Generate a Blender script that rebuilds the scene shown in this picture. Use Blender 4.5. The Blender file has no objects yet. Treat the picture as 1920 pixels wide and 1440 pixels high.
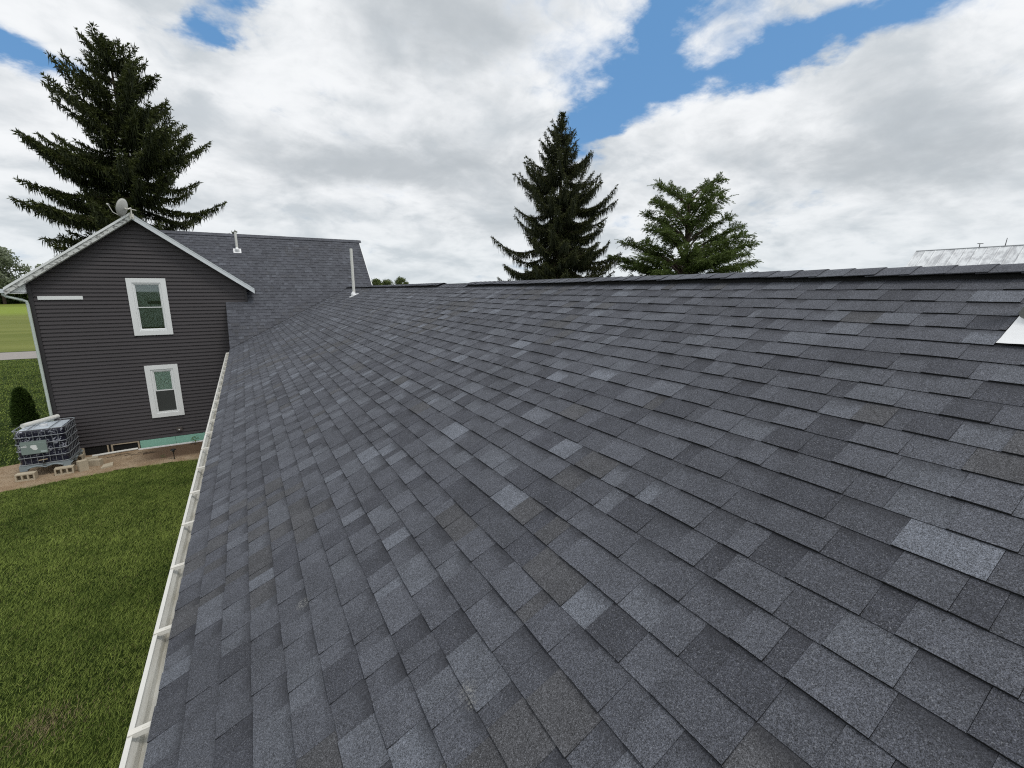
import bpy, math, random
import numpy as np
from mathutils import Vector, Matrix
random.seed(7); RNG = np.random.default_rng(11)
sc = bpy.context.scene
COL = sc.collection
CZ = 5.05            # camera height above the lawn; every length below is measured from the camera point
GZ = -CZ
F_PX = 853.3         # focal length in pixels of a 1920 wide picture
YAW, PIT = 0.526, 0.204

# ------------------------------------------------------------------ camera
cam_d = bpy.data.cameras.new('camera'); cam = bpy.data.objects.new('camera', cam_d); COL.objects.link(cam)
cam_d.sensor_width = 36; cam_d.lens = 36 * F_PX / 1920; cam_d.clip_start = .05; cam_d.clip_end = 5000
cam.location = (0, 0, CZ)
cam.rotation_euler = (math.pi / 2 - PIT, 0, -YAW)
sc.camera = cam
sc.cycles.use_denoising = False; sc.cycles.filter_width = 1.15
sc.view_settings.view_transform = 'Standard'; sc.view_settings.look = 'None'
sc.view_settings.exposure = 0; sc.view_settings.gamma = 1; sc.view_settings.use_curve_mapping = False

# ------------------------------------------------------------------ node helper
class NT:
    def __init__(s, nt): s.nt = nt; s.nt.nodes.clear()
    def n(s, typ, _in=None, **kw):
        nd = s.nt.nodes.new('ShaderNode' + typ)
        for k, v in kw.items(): setattr(nd, k, v)
        for k, v in (_in or {}).items(): s.put(nd.inputs[k], v)
        return nd
    def put(s, sock, v):
        if isinstance(v, bpy.types.NodeSocket): s.nt.links.new(v, sock)
        elif isinstance(v, bpy.types.Node): s.nt.links.new(v.outputs[0], sock)
        else: sock.default_value = v
    def m(s, op, a, b=0.0, c=0.0, clamp=False):
        nd = s.n('Math', operation=op, use_clamp=clamp)
        for i, v in enumerate((a, b, c)): s.put(nd.inputs[i], v)
        return nd.outputs[0]
    def vm(s, op, a, b=(0, 0, 0)):
        nd = s.n('VectorMath', operation=op); s.put(nd.inputs[0], a); s.put(nd.inputs[1], b)
        return nd.outputs['Value'] if op in ('DOT_PRODUCT', 'LENGTH', 'DISTANCE') else nd.outputs[0]
    def mr(s, v, a, b, c=0., d=1., smooth=True):
        nd = s.n('MapRange', interpolation_type='SMOOTHSTEP' if smooth else 'LINEAR')
        for i, q in enumerate((v, a, b, c, d)): s.put(nd.inputs[i], q)
        return nd.outputs[0]
    def noise(s, vec, scale, detail=4, rough=.5, dist=0., col=False):
        nd = s.n('TexNoise', {'Scale': scale, 'Detail': detail, 'Roughness': rough, 'Distortion': dist})
        if vec is not None: s.put(nd.inputs['Vector'], vec)
        return nd.outputs['Color' if col else 'Fac']
    def mix(s, f, a, b, blend='MIX'):
        nd = s.n('Mix', data_type='RGBA', blend_type=blend)
        s.put(nd.inputs[0], f); s.put(nd.inputs[6], a); s.put(nd.inputs[7], b)
        return nd.outputs[2]
    def rgb(s, c): return s.mixc(c)

def C(r, g, b): return (r, g, b, 1.0)

# ------------------------------------------------------------------ sky: Nishita blue seen through broken cloud
SUN_EL, SUN_AZ = math.radians(62), math.radians(150)     # azimuth clockwise from +Y
w = bpy.data.worlds.new('World'); sc.world = w; w.use_nodes = True
t = NT(w.node_tree)
out = t.n('OutputWorld'); bg = t.n('Background', {'Strength': .1})
sky = t.n('TexSky', sky_type='NISHITA', sun_disc=False, sun_elevation=SUN_EL, sun_rotation=SUN_AZ, altitude=200)
d = t.n('TexCoord').outputs['Generated']
sep = t.n('SeparateXYZ', {0: d})
den = t.m('ADD', t.m('MAXIMUM', sep.outputs[2], 0.0), .15)
p0 = t.vm('SCALE', d); p0.node.inputs['Scale'].default_value = 1
t.put(p0.node.inputs['Scale'], t.m('DIVIDE', 1.0, den))
flat = t.vm('MULTIPLY', p0, (1, 1, 0))
wn = t.vm('SUBTRACT', t.noise(flat, 3.2, 6, .6, col=True), (.5, .5, .5))
wsc = t.n('VectorMath', {0: wn, 'Scale': .42}, operation='SCALE').outputs[0]
pw = t.vm('ADD', flat, t.vm('MULTIPLY', wsc, (1, 1, 0)))
def blob(cx, cy, a, b, ang, src=None):
    q = t.vm('SUBTRACT', src or pw, (cx, cy, 0)); ca, sa = math.cos(ang), math.sin(ang)
    u = t.vm('DOT_PRODUCT', q, (ca / a, sa / a, 0)); v = t.vm('DOT_PRODUCT', q, (-sa / b, ca / b, 0))
    return t.m('POWER', 2.71828, t.m('MULTIPLY', t.m('ADD', t.m('MULTIPLY', u, u), t.m('MULTIPLY', v, v)), -1.0))
def total(items):
    acc = None
    for it in items:
        amp, g = it[0], blob(*it[1:])
        g = t.m('MULTIPLY', g, amp); acc = g if acc is None else t.m('ADD', acc, g)
    return acc
gaps = total([(.60, 1.36, 1.64, .30, .13, 1.15), (.54, 1.34, 1.28, .18, .13, .3), (.48, 1.50, .98, .24, .11, 1.9),
              (.30, 1.55, .68, .26, .09, 1.7), (.45, 1.10, 1.00, .20, .08, .9), (.17, 1.24, .93, .20, .15, 0.), (.50, -.52, 1.98, .16, .09, .5),
              (.45, -.05, 1.72, .12, .07, -.9), (.35, .07, 1.55, .09, .06, 0.), (.25, -1.25, 2.9, .25, .2, 0.)])
den2 = t.m('ADD', t.m('MAXIMUM', sep.outputs[2], 0.0), .30)
f2 = t.n('VectorMath', {0: d, 'Scale': t.m('DIVIDE', 1.0, den2)}, operation='SCALE').outputs[0]
f2 = t.vm('MULTIPLY', f2, (1, 1, 0))
n1 = t.noise(f2, 1.5, 9, .52, .2)
n2 = t.noise(t.vm('ADD', f2, (3.1, 7.7, 0)), 4.6, 9, .6, .25)
n4 = t.noise(t.vm('ADD', f2, (1.9, 4.4, 0)), 11., 8, .62, .5)
cov = t.m('SUBTRACT', t.m('ADD', t.m('ADD', t.m('MULTIPLY', n1, .75), t.m('MULTIPLY', n2, .50)), t.m('MULTIPLY', n4, .24)), t.m('ADD', gaps, .12))
alpha = t.mr(cov, .22, .55)
thick = t.mr(t.m('ADD', cov, t.m('MULTIPLY', total([(.34, .62, 1.40, .30, .36, 0.), (.38, .72, 2.45, .55, .34, -.3), (.34, 2.6, 1.0, .6, .45, .3), (.26, 1.9, 2.6, .5, .5, 0.),
                                                   (.10, .2, 3.4, .8, .3, 0.)]), 1.0)), .60, 1.02)
n3 = t.noise(t.vm('ADD', f2, (9.3, 1.7, 0)), 3.2, 7, .52, .35)
bright = t.m('MULTIPLY', t.mr(t.m('ADD', t.m('MULTIPLY', n3, .8), t.m('MULTIPLY', n4, .22)), .34, .60), t.m('SUBTRACT', 1.0, t.m('MULTIPLY', thick, .62)))
ccol = t.mix(bright, C(5.9, 6.35, 6.75), C(9.2, 9.4, 9.6))
ccol = t.mix(t.m('MULTIPLY', thick, .60), ccol, C(4.0, 4.4, 4.75))
low = t.mr(sep.outputs[2], 0.0, .22)
ccol = t.mix(t.m('MULTIPLY', t.m('SUBTRACT', 1.0, low), .38), ccol, C(6.3, 7.1, 7.5))
blue = t.mix(.65, sky.outputs[0], C(1.35, 3.6, 7.1))
skyc = t.mix(t.m('MAXIMUM', alpha, t.m('MULTIPLY', t.m('SUBTRACT', 1.0, low), .55)), blue, ccol)
t.put(bg.inputs['Color'], skyc); t.put(out.inputs['Surface'], bg)

sun_d = bpy.data.lights.new('sun', 'SUN'); sun_d.energy = 1.3; sun_d.angle = math.radians(14); sun_d.color = (1, .96, .9)
sun = bpy.data.objects.new('sun', sun_d); COL.objects.link(sun)
sv = Vector((math.sin(SUN_AZ) * math.cos(SUN_EL), math.cos(SUN_AZ) * math.cos(SUN_EL), math.sin(SUN_EL)))
sun.rotation_euler = (-sv).to_track_quat('-Z', 'Y').to_euler()
sun.location = (0, -20, 40)

# ------------------------------------------------------------------ mesh helper
WPOS = {}
class MB:
    def __init__(s): s.v = []; s.f = []; s.c = []; s.vv = []
    def add(s, vs, fs, col=None, vv=None):
        o = len(s.v); s.v += [tuple(x) for x in vs]; s.f += [tuple(i + o for i in f) for f in fs]
        s.c += [col or (1, 1, 1, 1)] * len(fs); s.vv += list(vv) if vv is not None else [0.] * len(vs)
        return s
    def box(s, x0, x1, y0, y1, z0, z1, col=None):
        vs = [(x, y, z) for z in (z0, z1) for y in (y0, y1) for x in (x0, x1)]
        return s.add(vs, [(0, 2, 3, 1), (4, 5, 7, 6), (0, 1, 5, 4), (2, 6, 7, 3), (0, 4, 6, 2), (1, 3, 7, 5)], col)
    def prism(s, poly, dvec, col=None):                       # polygon (3D points) swept by dvec
        n = len(poly); d = Vector(dvec); a = [Vector(p) for p in poly]; b = [p + d for p in a]
        fs = [tuple(range(n))[::-1], tuple(range(n, 2 * n))] + [(i, (i + 1) % n, n + (i + 1) % n, n + i) for i in range(n)]
        return s.add(a + b, fs, col)
    def tube(s, pts, rad, n=8, col=None, cap=True):
        pts = [Vector(p) for p in pts]; rad = rad if hasattr(rad, '__len__') else [rad] * len(pts)
        vs = []; ref = None
        for i, p in enumerate(pts):
            dr = (pts[min(i + 1, len(pts) - 1)] - pts[max(i - 1, 0)]).normalized()
            if ref is None: ref = dr.orthogonal().normalized()
            ref = (ref - dr * ref.dot(dr)); ref = ref.normalized() if ref.length > 1e-6 else dr.orthogonal().normalized()
            bi = dr.cross(ref)
            vs += [p + (ref * math.cos(2 * math.pi * k / n) + bi * math.sin(2 * math.pi * k / n)) * rad[i] for k in range(n)]
        fs = [(i * n + k, i * n + (k + 1) % n, (i + 1) * n + (k + 1) % n, (i + 1) * n + k) for i in range(len(pts) - 1) for k in range(n)]
        if cap: fs += [tuple(range(n))[::-1], tuple(range((len(pts) - 1) * n, len(pts) * n))]
        return s.add(vs, fs, col)
    def build(s, name, mat, parent=None, smooth=False, kind=None, label=None):
        return mesh_obj(name, np.array(s.v, dtype=float), s.f, mat, parent, smooth, kind, label,
                        s.c if any(c != (1, 1, 1, 1) for c in s.c) else None, s.vv if any(s.vv) else None)

def mesh_obj(name, V, F, mat, parent=None, smooth=False, kind=None, label=None, fcol=None, vv=None):
    V = np.asarray(V, dtype=float) + np.array([0, 0, CZ])
    c = (V.min(0) + V.max(0)) / 2; c[2] = V[:, 2].min()
    me = bpy.data.meshes.new(name); V = V - c
    if isinstance(F, np.ndarray):
        k = F.shape[1]; me.vertices.add(len(V)); me.vertices.foreach_set('co', V.astype(np.float32).ravel())
        me.loops.add(F.size); me.loops.foreach_set('vertex_index', F.astype(np.int32).ravel())
        me.polygons.add(len(F)); me.polygons.foreach_set('loop_start', np.arange(0, F.size, k, dtype=np.int32))
        me.update(calc_edges=True); me.validate()
    else: me.from_pydata(V.tolist(), [], F); me.update()
    if fcol is not None:
        a = me.attributes.new('Col', 'FLOAT_COLOR', 'FACE'); a.data.foreach_set('color', np.asarray(fcol, dtype=np.float32).ravel())
    if vv is not None:
        a = me.attributes.new('vv', 'FLOAT', 'POINT'); a.data.foreach_set('value', np.asarray(vv, dtype=np.float32))
    if smooth: me.polygons.foreach_set('use_smooth', [True] * len(me.polygons))
    if mat: me.materials.append(mat)
    o = bpy.data.objects.new(name, me); COL.objects.link(o); place(o, c, parent)
    if kind: o['kind'] = kind
    if label: o['label'] = label
    return o
def place(o, c, parent):
    WPOS[o.name] = np.array(c, dtype=float)
    if parent is not None:
        o.parent = parent; o.location = tuple(WPOS[o.name] - WPOS[parent.name])
    else: o.location = tuple(c)
def thing(name, label, cat, loc, group=None):
    o = bpy.data.objects.new(name, None); COL.objects.link(o); o.empty_display_size = .2
    place(o, (loc[0], loc[1], loc[2] + CZ), None); return tag(o, label, cat, group)
def tag(o, label, cat, group=None):
    o['label'] = label; o['category'] = cat
    if group: o['group'] = group
    return o
def struct(o): o['kind'] = 'structure'; return o
R_ = random.uniform

# ------------------------------------------------------------------ materials
def pbr(name, fn, rough=.6, spec=.5, metal=0.):
    m = bpy.data.materials.new(name); m.use_nodes = True; t = NT(m.node_tree)
    b = t.n('BsdfPrincipled', {'Roughness': rough, 'Metallic': metal, 'Specular IOR Level': spec})
    o = t.n('OutputMaterial'); t.put(o.inputs[0], b)
    P = t.n('NewGeometry').outputs['Position']
    r = fn(t, P, b)
    if r is not None: t.put(b.inputs['Base Color'], r)
    return m
def bump(t, b, h, dist, strength=1.):
    nd = t.n('Bump', {'Strength': strength, 'Distance': dist, 'Height': h}); t.put(b.inputs['Normal'], nd.outputs[0])
def plain(name, col, rough=.6, var=.12, scale=6., spec=.5, bmp=0., bs=60., metal=0.):
    def fn(t, P, b):
        n = t.noise(P, scale, 6, .6)
        if bmp: bump(t, b, t.noise(P, bs, 4), bmp)
        return t.mix(n, C(*[c * (1 - var) for c in col]), C(*[min(1, c * (1 + var)) for c in col]))
    return pbr(name, fn, rough, spec, metal)

SCUFF = [(.526, 1.201, CZ - 1.335), (.519, 1.153, CZ - 1.339), (.103, 2.254, CZ - 1.533)]
def f_shingle(t, P, b):
    a = t.n('Attribute', attribute_name='Col'); vv = t.n('Attribute', attribute_name='vv').outputs['Fac']
    g = t.noise(P, 330, 2, .7); g2 = t.noise(P, 120, 3, .7); g3 = t.noise(P, 1.1, 4, .5); g4 = t.noise(P, 9, 4, .6)
    k = t.mr(g, .34, .70, .22, 2.15, smooth=False)
    k = t.m('MULTIPLY', k, t.mr(g2, .3, .7, .56, 1.5, smooth=False))
    k = t.m('MULTIPLY', k, t.mr(g4, .3, .7, .88, 1.12)); k = t.m('MULTIPLY', k, t.mr(g3, .3, .7, .9, 1.1))
    c = t.mix(1.0, a.outputs['Color'], t.n('CombineColor', {0: k, 1: k, 2: k}).outputs[0], 'MULTIPLY')
    # some light granules of warm and pale stone
    sp = t.mr(t.noise(t.vm('ADD', P, (5.2, 1.3, 9.1)), 210, 1, .5), .63, .70)
    c = t.mix(t.m('MULTIPLY', sp, .6), c, C(.24, .25, .275))
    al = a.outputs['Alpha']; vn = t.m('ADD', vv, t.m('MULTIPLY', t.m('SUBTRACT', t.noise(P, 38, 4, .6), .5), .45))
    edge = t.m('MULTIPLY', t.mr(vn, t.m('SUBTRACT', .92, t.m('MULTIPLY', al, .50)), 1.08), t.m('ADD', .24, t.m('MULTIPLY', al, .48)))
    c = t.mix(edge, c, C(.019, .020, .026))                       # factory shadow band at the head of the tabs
    for q_, r_ in ((SCUFF[0], .045), (SCUFF[1], .03), (SCUFF[2], .05)):
        dd = t.vm('DISTANCE', P, q_); c = t.mix(t.m('MULTIPLY', t.mr(dd, r_ * .3, r_, 1, 0), t.mr(g2, .45, .6, 0, .7)), c, C(.26, .26, .25))
    c = t.mix(t.mr(vv, -.12, -.02, 1, 0), c, C(.010, .010, .011))  # bare asphalt on the cut edge
    bump(t, b, t.m('ADD', g, t.m('MULTIPLY', g2, .8)), .0035, .9)
    return c
M_SH = pbr('asphalt_shingle', f_shingle, .82, .45)
M_DECK = plain('roof_underlay', (.012, .012, .013), .9)
def f_siding(t, P, b):
    n = t.noise(t.vm('MULTIPLY', P, (3, 3, 60)), 5, 5, .6); n2 = t.noise(P, .8, 3)
    bump(t, b, t.noise(t.vm('MULTIPLY', P, (8, 8, 120)), 3, 4), .0012, .5)
    return t.mix(t.m('ADD', t.m('MULTIPLY', n, .6), t.m('MULTIPLY', n2, .4)), C(.040, .035, .038), C(.066, .059, .063))
M_SIDE = pbr('charcoal_vinyl_siding', f_siding, .55, .4)
M_WHITE = plain('white_vinyl', (.84, .86, .86), .4, .05, 3.)
M_METW = plain('white_aluminium', (.70, .74, .77), .38, .06, 4.)
def f_gut(t, P, b):
    n = t.noise(t.vm('MULTIPLY', P, (4, .6, 4)), 6, 6, .65)
    nz = t.n('SeparateXYZ', {0: P}).outputs[2]
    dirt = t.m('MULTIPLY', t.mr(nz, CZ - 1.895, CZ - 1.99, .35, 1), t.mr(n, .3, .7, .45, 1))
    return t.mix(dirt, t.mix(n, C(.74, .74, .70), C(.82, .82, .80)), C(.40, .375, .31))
M_GUT = pbr('white_gutter_aluminium', f_gut, .38, .5)
M_HANG = plain('galvanised_hanger', (.72, .70, .64), .4, .1, 20.)
def f_peel(t, P, b):
    q = t.vm('MULTIPLY', P, (1.5, 1, 3)); n = t.noise(q, 5.5, 8, .65, .6); n2 = t.noise(q, 1.2, 3)
    k = t.mr(t.m('ADD', n, t.m('MULTIPLY', n2, .25)), .62, .67)
    bump(t, b, k, .004, .6)
    return t.mix(k, t.mix(t.noise(P, 30, 3), C(.60, .62, .60), C(.74, .75, .73)), t.mix(t.noise(P, 50, 4), C(.16, .16, .155), C(.34, .34, .33)))
M_PEEL = pbr('peeling_white_paint', f_peel, .7, .3)
M_SOFF = plain('soffit_boards', (.80, .83, .80), .7, .12, 8.)
M_DARKTRIM = plain('charcoal_trim', (.034, .031, .034), .5, .1)
M_BLIND = plain('green_shade', (.24, .265, .25), .8, .1, 3.)
M_BLINDP = plain('pale_green_shade', (.76, .85, .79), .8, .1, 3.)
M_SCREEN = plain('insect_screen', (.045, .05, .047), .8, .1, 3.)
M_INT = plain('painted_dark_interior', (.006, .006, .006), .9)
M_FOAM = plain('mint_foam_board', (.25, .50, .40), .75, .1, 5., bmp=.002, bs=40)
M_TANW = plain('tan_timber', (.42, .35, .26), .7, .2, 12.)
M_CONC = plain('concrete_block', (.46, .40, .30), .9, .22, 9., .2, .004, 90)
M_PVC = plain('white_pvc', (.70, .70, .66), .35, .08, 5.)
M_LEAD = plain('bright_flashing', (.78, .79, .80), .3, .1, 9., bmp=.006, bs=14)
M_RUB = plain('grey_rubber_boot', (.16, .165, .15), .7, .25, 30.)
def glass(name):
    m = bpy.data.materials.new(name); m.use_nodes = True; t = NT(m.node_tree); o = t.n('OutputMaterial')
    fr = t.n('Fresnel', {'IOR': 1.5}).outputs[0]
    sh = t.n('MixShader'); t.put(sh.inputs[0], t.m('MULTIPLY', t.m('ADD', fr, .02), 1.6, clamp=True))
    t.put(sh.inputs[1], t.n('BsdfTransparent', {'Color': C(.93, .97, .95)})); t.put(sh.inputs[2], t.n('BsdfGlossy', {'Roughness': .02, 'Color': C(.9, .95, .95)}))
    t.put(o.inputs[0], sh); return m
M_GLASS = glass('window_glass')
def f_lawn(t, P, b):
    n = t.noise(P, .35, 4, .6); n2 = t.noise(P, 6, 5, .65); n3 = t.noise(t.vm('MULTIPLY', P, (1, 2.2, 1)), 40, 4, .7)
    c = t.mix(t.mr(n, .35, .65), C(.060, .108, .016), C(.092, .150, .027))
    c = t.mix(t.mr(n2, .35, .7), c, C(.046, .072, .015)); c = t.mix(t.mr(n3, .4, .75), C(.018, .034, .006), c)
    st = t.m('SINE', t.m('MULTIPLY', t.vm('DOT_PRODUCT', P, (.35, 1, 0)), 2.6))
    c = t.mix(t.mr(st, -1, 1, 0, .35), c, C(.086, .126, .024))
    bump(t, b, n3, .05, 1.); return c
M_LAWN = pbr('lawn_ground', f_lawn, .95, .1)
def f_grass(t, P, b):
    a = t.n('Attribute', attribute_name='Col'); return a.outputs['Color']
M_BLADE = pbr('grass_blade', f_grass, .75, .15)
def f_field(t, P, b):
    y = t.n('SeparateXYZ', {0: P}).outputs[1]
    n = t.noise(t.vm('MULTIPLY', P, (.25, 1, 1)), .16, 6, .6); n2 = t.noise(P, 1.2, 5, .7)
    c = t.mix(t.mr(n, .35, .65), C(.13, .155, .035), C(.18, .20, .055))
    c = t.mix(t.mr(n2, .5, .75, 0, .6), c, C(.17, .165, .06))
    c = t.mix(t.mr(y, 120, 150), c, C(.21, .27, .045)); c = t.mix(t.mr(y, 190, 205), c, C(.17, .21, .04))
    return c
M_FIELD = pbr('hay_field', f_field, .95, .1)
M_ROAD = plain('asphalt_road', (.30, .275, .255), .9, .1, 3.)
def f_dirt(t, P, b):
    n = t.noise(P, 2.2, 6, .6); n2 = t.noise(P, 26, 5, .7); n3 = t.noise(P, 70, 3, .7)
    c = t.mix(t.mr(n, .35, .65), C(.37, .265, .17), C(.48, .37, .255)); c = t.mix(t.mr(n2, .52, .72, 0, .75), c, C(.16, .10, .06))
    x = t.n('SeparateXYZ', {0: P})
    mulch = t.m('MULTIPLY', t.mr(t.m('ADD', x.outputs[1], t.m('MULTIPLY', n2, .5)), 16.75, 17.15), t.mr(x.outputs[0], -3.6, -2.7))
    c = t.mix(mulch, c, t.mix(n3, C(.07, .045, .03), C(.22, .15, .10)))
    bump(t, b, t.m('ADD', n2, n3), .03, 1.); return c
M_DIRT = pbr('bare_soil', f_dirt, .95, .1)
def f_bark(t, P, b):
    n = t.noise(t.vm('MULTIPLY', P, (1, 1, .25)), 9, 6, .65); bump(t, b, n, .03)
    return t.mix(n, C(.035, .026, .02), C(.12, .09, .07))
M_BARK = pbr('bark', f_bark, .9, .2)
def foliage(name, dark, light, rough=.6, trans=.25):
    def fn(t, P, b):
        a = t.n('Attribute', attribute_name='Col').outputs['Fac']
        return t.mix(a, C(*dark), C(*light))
    m = pbr(name, fn, rough, .25)
    t = m.node_tree; b = next(n for n in t.nodes if n.type == 'BSDF_PRINCIPLED')
    o = next(n for n in t.nodes if n.type == 'OUTPUT_MATERIAL'); nt = NT.__new__(NT); nt.nt = t
    tr = nt.n('BsdfTranslucent'); src = b.inputs['Base Color'].links[0].from_socket
    t.links.new(src, tr.inputs['Color']); ms = nt.n('MixShader', {0: trans}); t.links.new(b.outputs[0], ms.inputs[1]); t.links.new(tr.outputs[0], ms.inputs[2])
    t.links.new(ms.outputs[0], o.inputs[0]); return m
M_SPR = foliage('spruce_needles', (.014, .022, .008), (.090, .108, .030))
M_SPR2 = foliage('spruce_needles_brownish', (.014, .021, .009), (.092, .102, .036))
M_CYP = foliage('cypress_needles', (.038, .066, .016), (.145, .195, .050), trans=.35)
M_DEC = foliage('hazed_leaves_mid', (.075, .105, .040), (.19, .23, .085), trans=.3)  # distant haze is lightened into these leaf colours
M_DECP = foliage('hazed_leaves_grey_green', (.13, .155, .10), (.34, .38, .27), trans=.3)  # pale grey-green leaves, paler still for haze put into the colour
M_HEDGE = foliage('leaves_dark', (.028, .050, .014), (.09, .135, .036))
M_ARB = foliage('arborvitae_green', (.020, .040, .008), (.085, .145, .026))
M_PINE = plain('dark_bark_tip', (.05, .035, .025), .9)
print('base ok')

# ================================================================== SETTING
def sheet(name, x0, x1, y0, y1, z, mat):
    return struct(MB().add([(x0, y0, z), (x1, y0, z), (x1, y1, z), (x0, y1, z)], [(0, 1, 2, 3)]).build(name, mat))
sheet('ground', -1500, 1500, -1500, 1500, GZ, M_LAWN)
sheet('hay_field', -900, 900, 53.4, 1200, GZ + .006, M_FIELD)
def road():
    xs = np.linspace(-300, 300, 121); m = MB(); z = GZ + .012
    lo = [47.3 + .08 * math.sin(x * .7) + .04 * math.sin(x * 2.1) for x in xs]; hi = [53.0 + .08 * math.sin(x * .6 + 1) for x in xs]
    vs = [(x, a, z) for x, a in zip(xs, lo)] + [(x, b, z) for x, b in zip(xs, hi)]; n = len(xs)
    m.add(vs, [(i, i + 1, n + i + 1, n + i) for i in range(n - 1)]); struct(m.build('road', M_ROAD))
road()
BED = [(-9.5, 16.0), (-8.2, 15.75), (-7.0, 15.66), (-6.2, 15.72), (-5.6, 15.86), (-4.9, 16.02), (-4.2, 16.14), (-3.5, 16.24), (-2.8, 16.22), (-2.2, 16.16), (-1.5, 16.1), (-.6, 16.05), (.4, 16.0),
       (.4, 18.6), (-5.2, 18.6), (-6.0, 18.4), (-6.8, 18.15), (-8.0, 18.05), (-9.5, 18.2)]
def inbed(x, y):
    x = np.asarray(x); y = np.asarray(y); r = np.zeros(x.shape, bool); n = len(BED)
    for i in range(n):
        x1, y1 = BED[i]; x2, y2 = BED[(i + 1) % n]
        if y1 == y2: continue
        r ^= ((y1 > y) != (y2 > y)) & (x < (x2 - x1) * (y - y1) / (y2 - y1) + x1)
    return r
def bed():
    fr = BED[:13]; bk = BED[13:][::-1]; xs = np.arange(-9.5, .41, .06); n = len(xs)
    f = [float(np.interp(x, *zip(*fr))) + R_(-.06, .06) + .05 * math.sin(x * 5.1) for x in xs]; k = [float(np.interp(x, *zip(*bk))) for x in xs]
    V = [(x, y, GZ + .010) for x, y in zip(xs, f)] + [(x, y, GZ + .010) for x, y in zip(xs, k)]
    struct(MB().add(V, [(i, i + 1, n + i + 1, n + i) for i in range(n - 1)]).build('dirt_bed', M_DIRT))
bed()
def clods():
    m = MB()
    for _ in range(900):
        x, y = R_(-7.2, -.6), R_(15.8, 18.1)
        if not inbed([x], [y])[0]: continue
        r = R_(.006, .024); z = GZ + .010
        m.add([(x - r, y - r, z), (x + r, y - r * .7, z), (x + r * .8, y + r, z), (x - r * .6, y + r * .8, z), (x + R_(-r, r) * .3, y, z + r * 1.1)], [(0, 1, 4), (1, 2, 4), (2, 3, 4), (3, 0, 4)])
    o = m.build('soil_clods', M_DIRT, kind='stuff'); tag(o, 'loose crumbs of brown soil on the bare bed by the house', 'soil')
clods()
def twigs():
    for i in range(9):
        x = R_(-4.2, -2.9); y = R_(17.4, 17.8); a = R_(-.3, .3); l = R_(.2, .45)
        m = MB().tube([(x, y, GZ + .022), (x + l * .5 * math.cos(a), y + l * .5 * math.sin(a), GZ + .03), (x + l * math.cos(a), y + l * math.sin(a), GZ + .022)], [.007, .006, .003], 5)
        tag(m.build('twig', M_PINE), 'thin dark twig lying on the soil below the basement window', 'twig', 'twigs on the soil')
twigs()

# ---- grass blades
def smooth_noise(x, y, s, seed):
    r = np.random.default_rng(seed); out = np.zeros_like(x)
    for o in range(4):
        for _ in range(3):
            a = r.uniform(0, 6.28); ph = r.uniform(0, 6.28); f = s * 2 ** o * r.uniform(.7, 1.3)
            out += np.sin((x * math.cos(a) + y * math.sin(a)) * f + ph) / (1.5 ** o)
    return out / 5.
def grass(name, label, x0, x1, y0, y1, n, h, wd, seed):
    r = np.random.default_rng(seed)
    x = r.uniform(x0, x1, n); y = r.uniform(y0, y1, n)
    keep = ~inbed(x, y + r.normal(0, .05, n)); keep &= ~((x > -5.25) & (y > 18.2)) & ~((x > -.1) & (y < 18.3)); x = x[keep]; y = y[keep]; n = len(x)
    nz = smooth_noise(x, y, 1.3, 5); nz2 = smooth_noise(x, y, 7., 6)
    hh = h * r.uniform(.5, 1.15, n) * (1 + .18 * nz2); a = r.uniform(0, 6.28, n); le = r.uniform(.5, 1.7, n) * hh
    la = r.normal(.6, 1.0, n)
    z = np.full(n, GZ + .004)
    A = np.stack([x - np.cos(a) * wd / 2, y - np.sin(a) * wd / 2, z], 1); B = np.stack([x + np.cos(a) * wd / 2, y + np.sin(a) * wd / 2, z], 1)
    T = np.stack([x + np.cos(la) * le, y + np.sin(la) * le, z + hh], 1)
    V = np.stack([A, B, T], 1).reshape(-1, 3); F = np.arange(3 * n).reshape(n, 3)
    k = np.clip((.46 + .30 * nz + .26 * nz2) + r.normal(0, .22, n), 0, 1)[:, None]
    col = np.array([.062, .098, .016]) * (1 - k) + np.array([.262, .330, .075]) * k
    dry = r.random(n) < .03 + .05 * (nz2 > .5); col[dry] = np.array([.19, .18, .075]) * r.uniform(.6, 1.1, (dry.sum(), 1))
    patch = np.exp(-(((x + 2.55) / .35) ** 2 + ((y - 6.6) / .25) ** 2)); pd = r.random(n) < patch * .75; col[pd] = np.array([.26, .21, .12]) * r.uniform(.6, 1.1, (pd.sum(), 1))
    o = mesh_obj(name, V, F, M_BLADE, None, False, 'stuff', None, np.concatenate([col, np.ones((n, 1))], 1))
    tag(o, label, 'grass'); return o
grass('lawn_grass', 'mown green lawn below the gutter', -7.5, -.1, 2.0, 18.3, 480000, .042, .008, 1)
grass('side_lawn_grass', 'mown green lawn beyond the house up to the road', -26, -5.3, 16, 47, 130000, .05, .03, 2)

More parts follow.
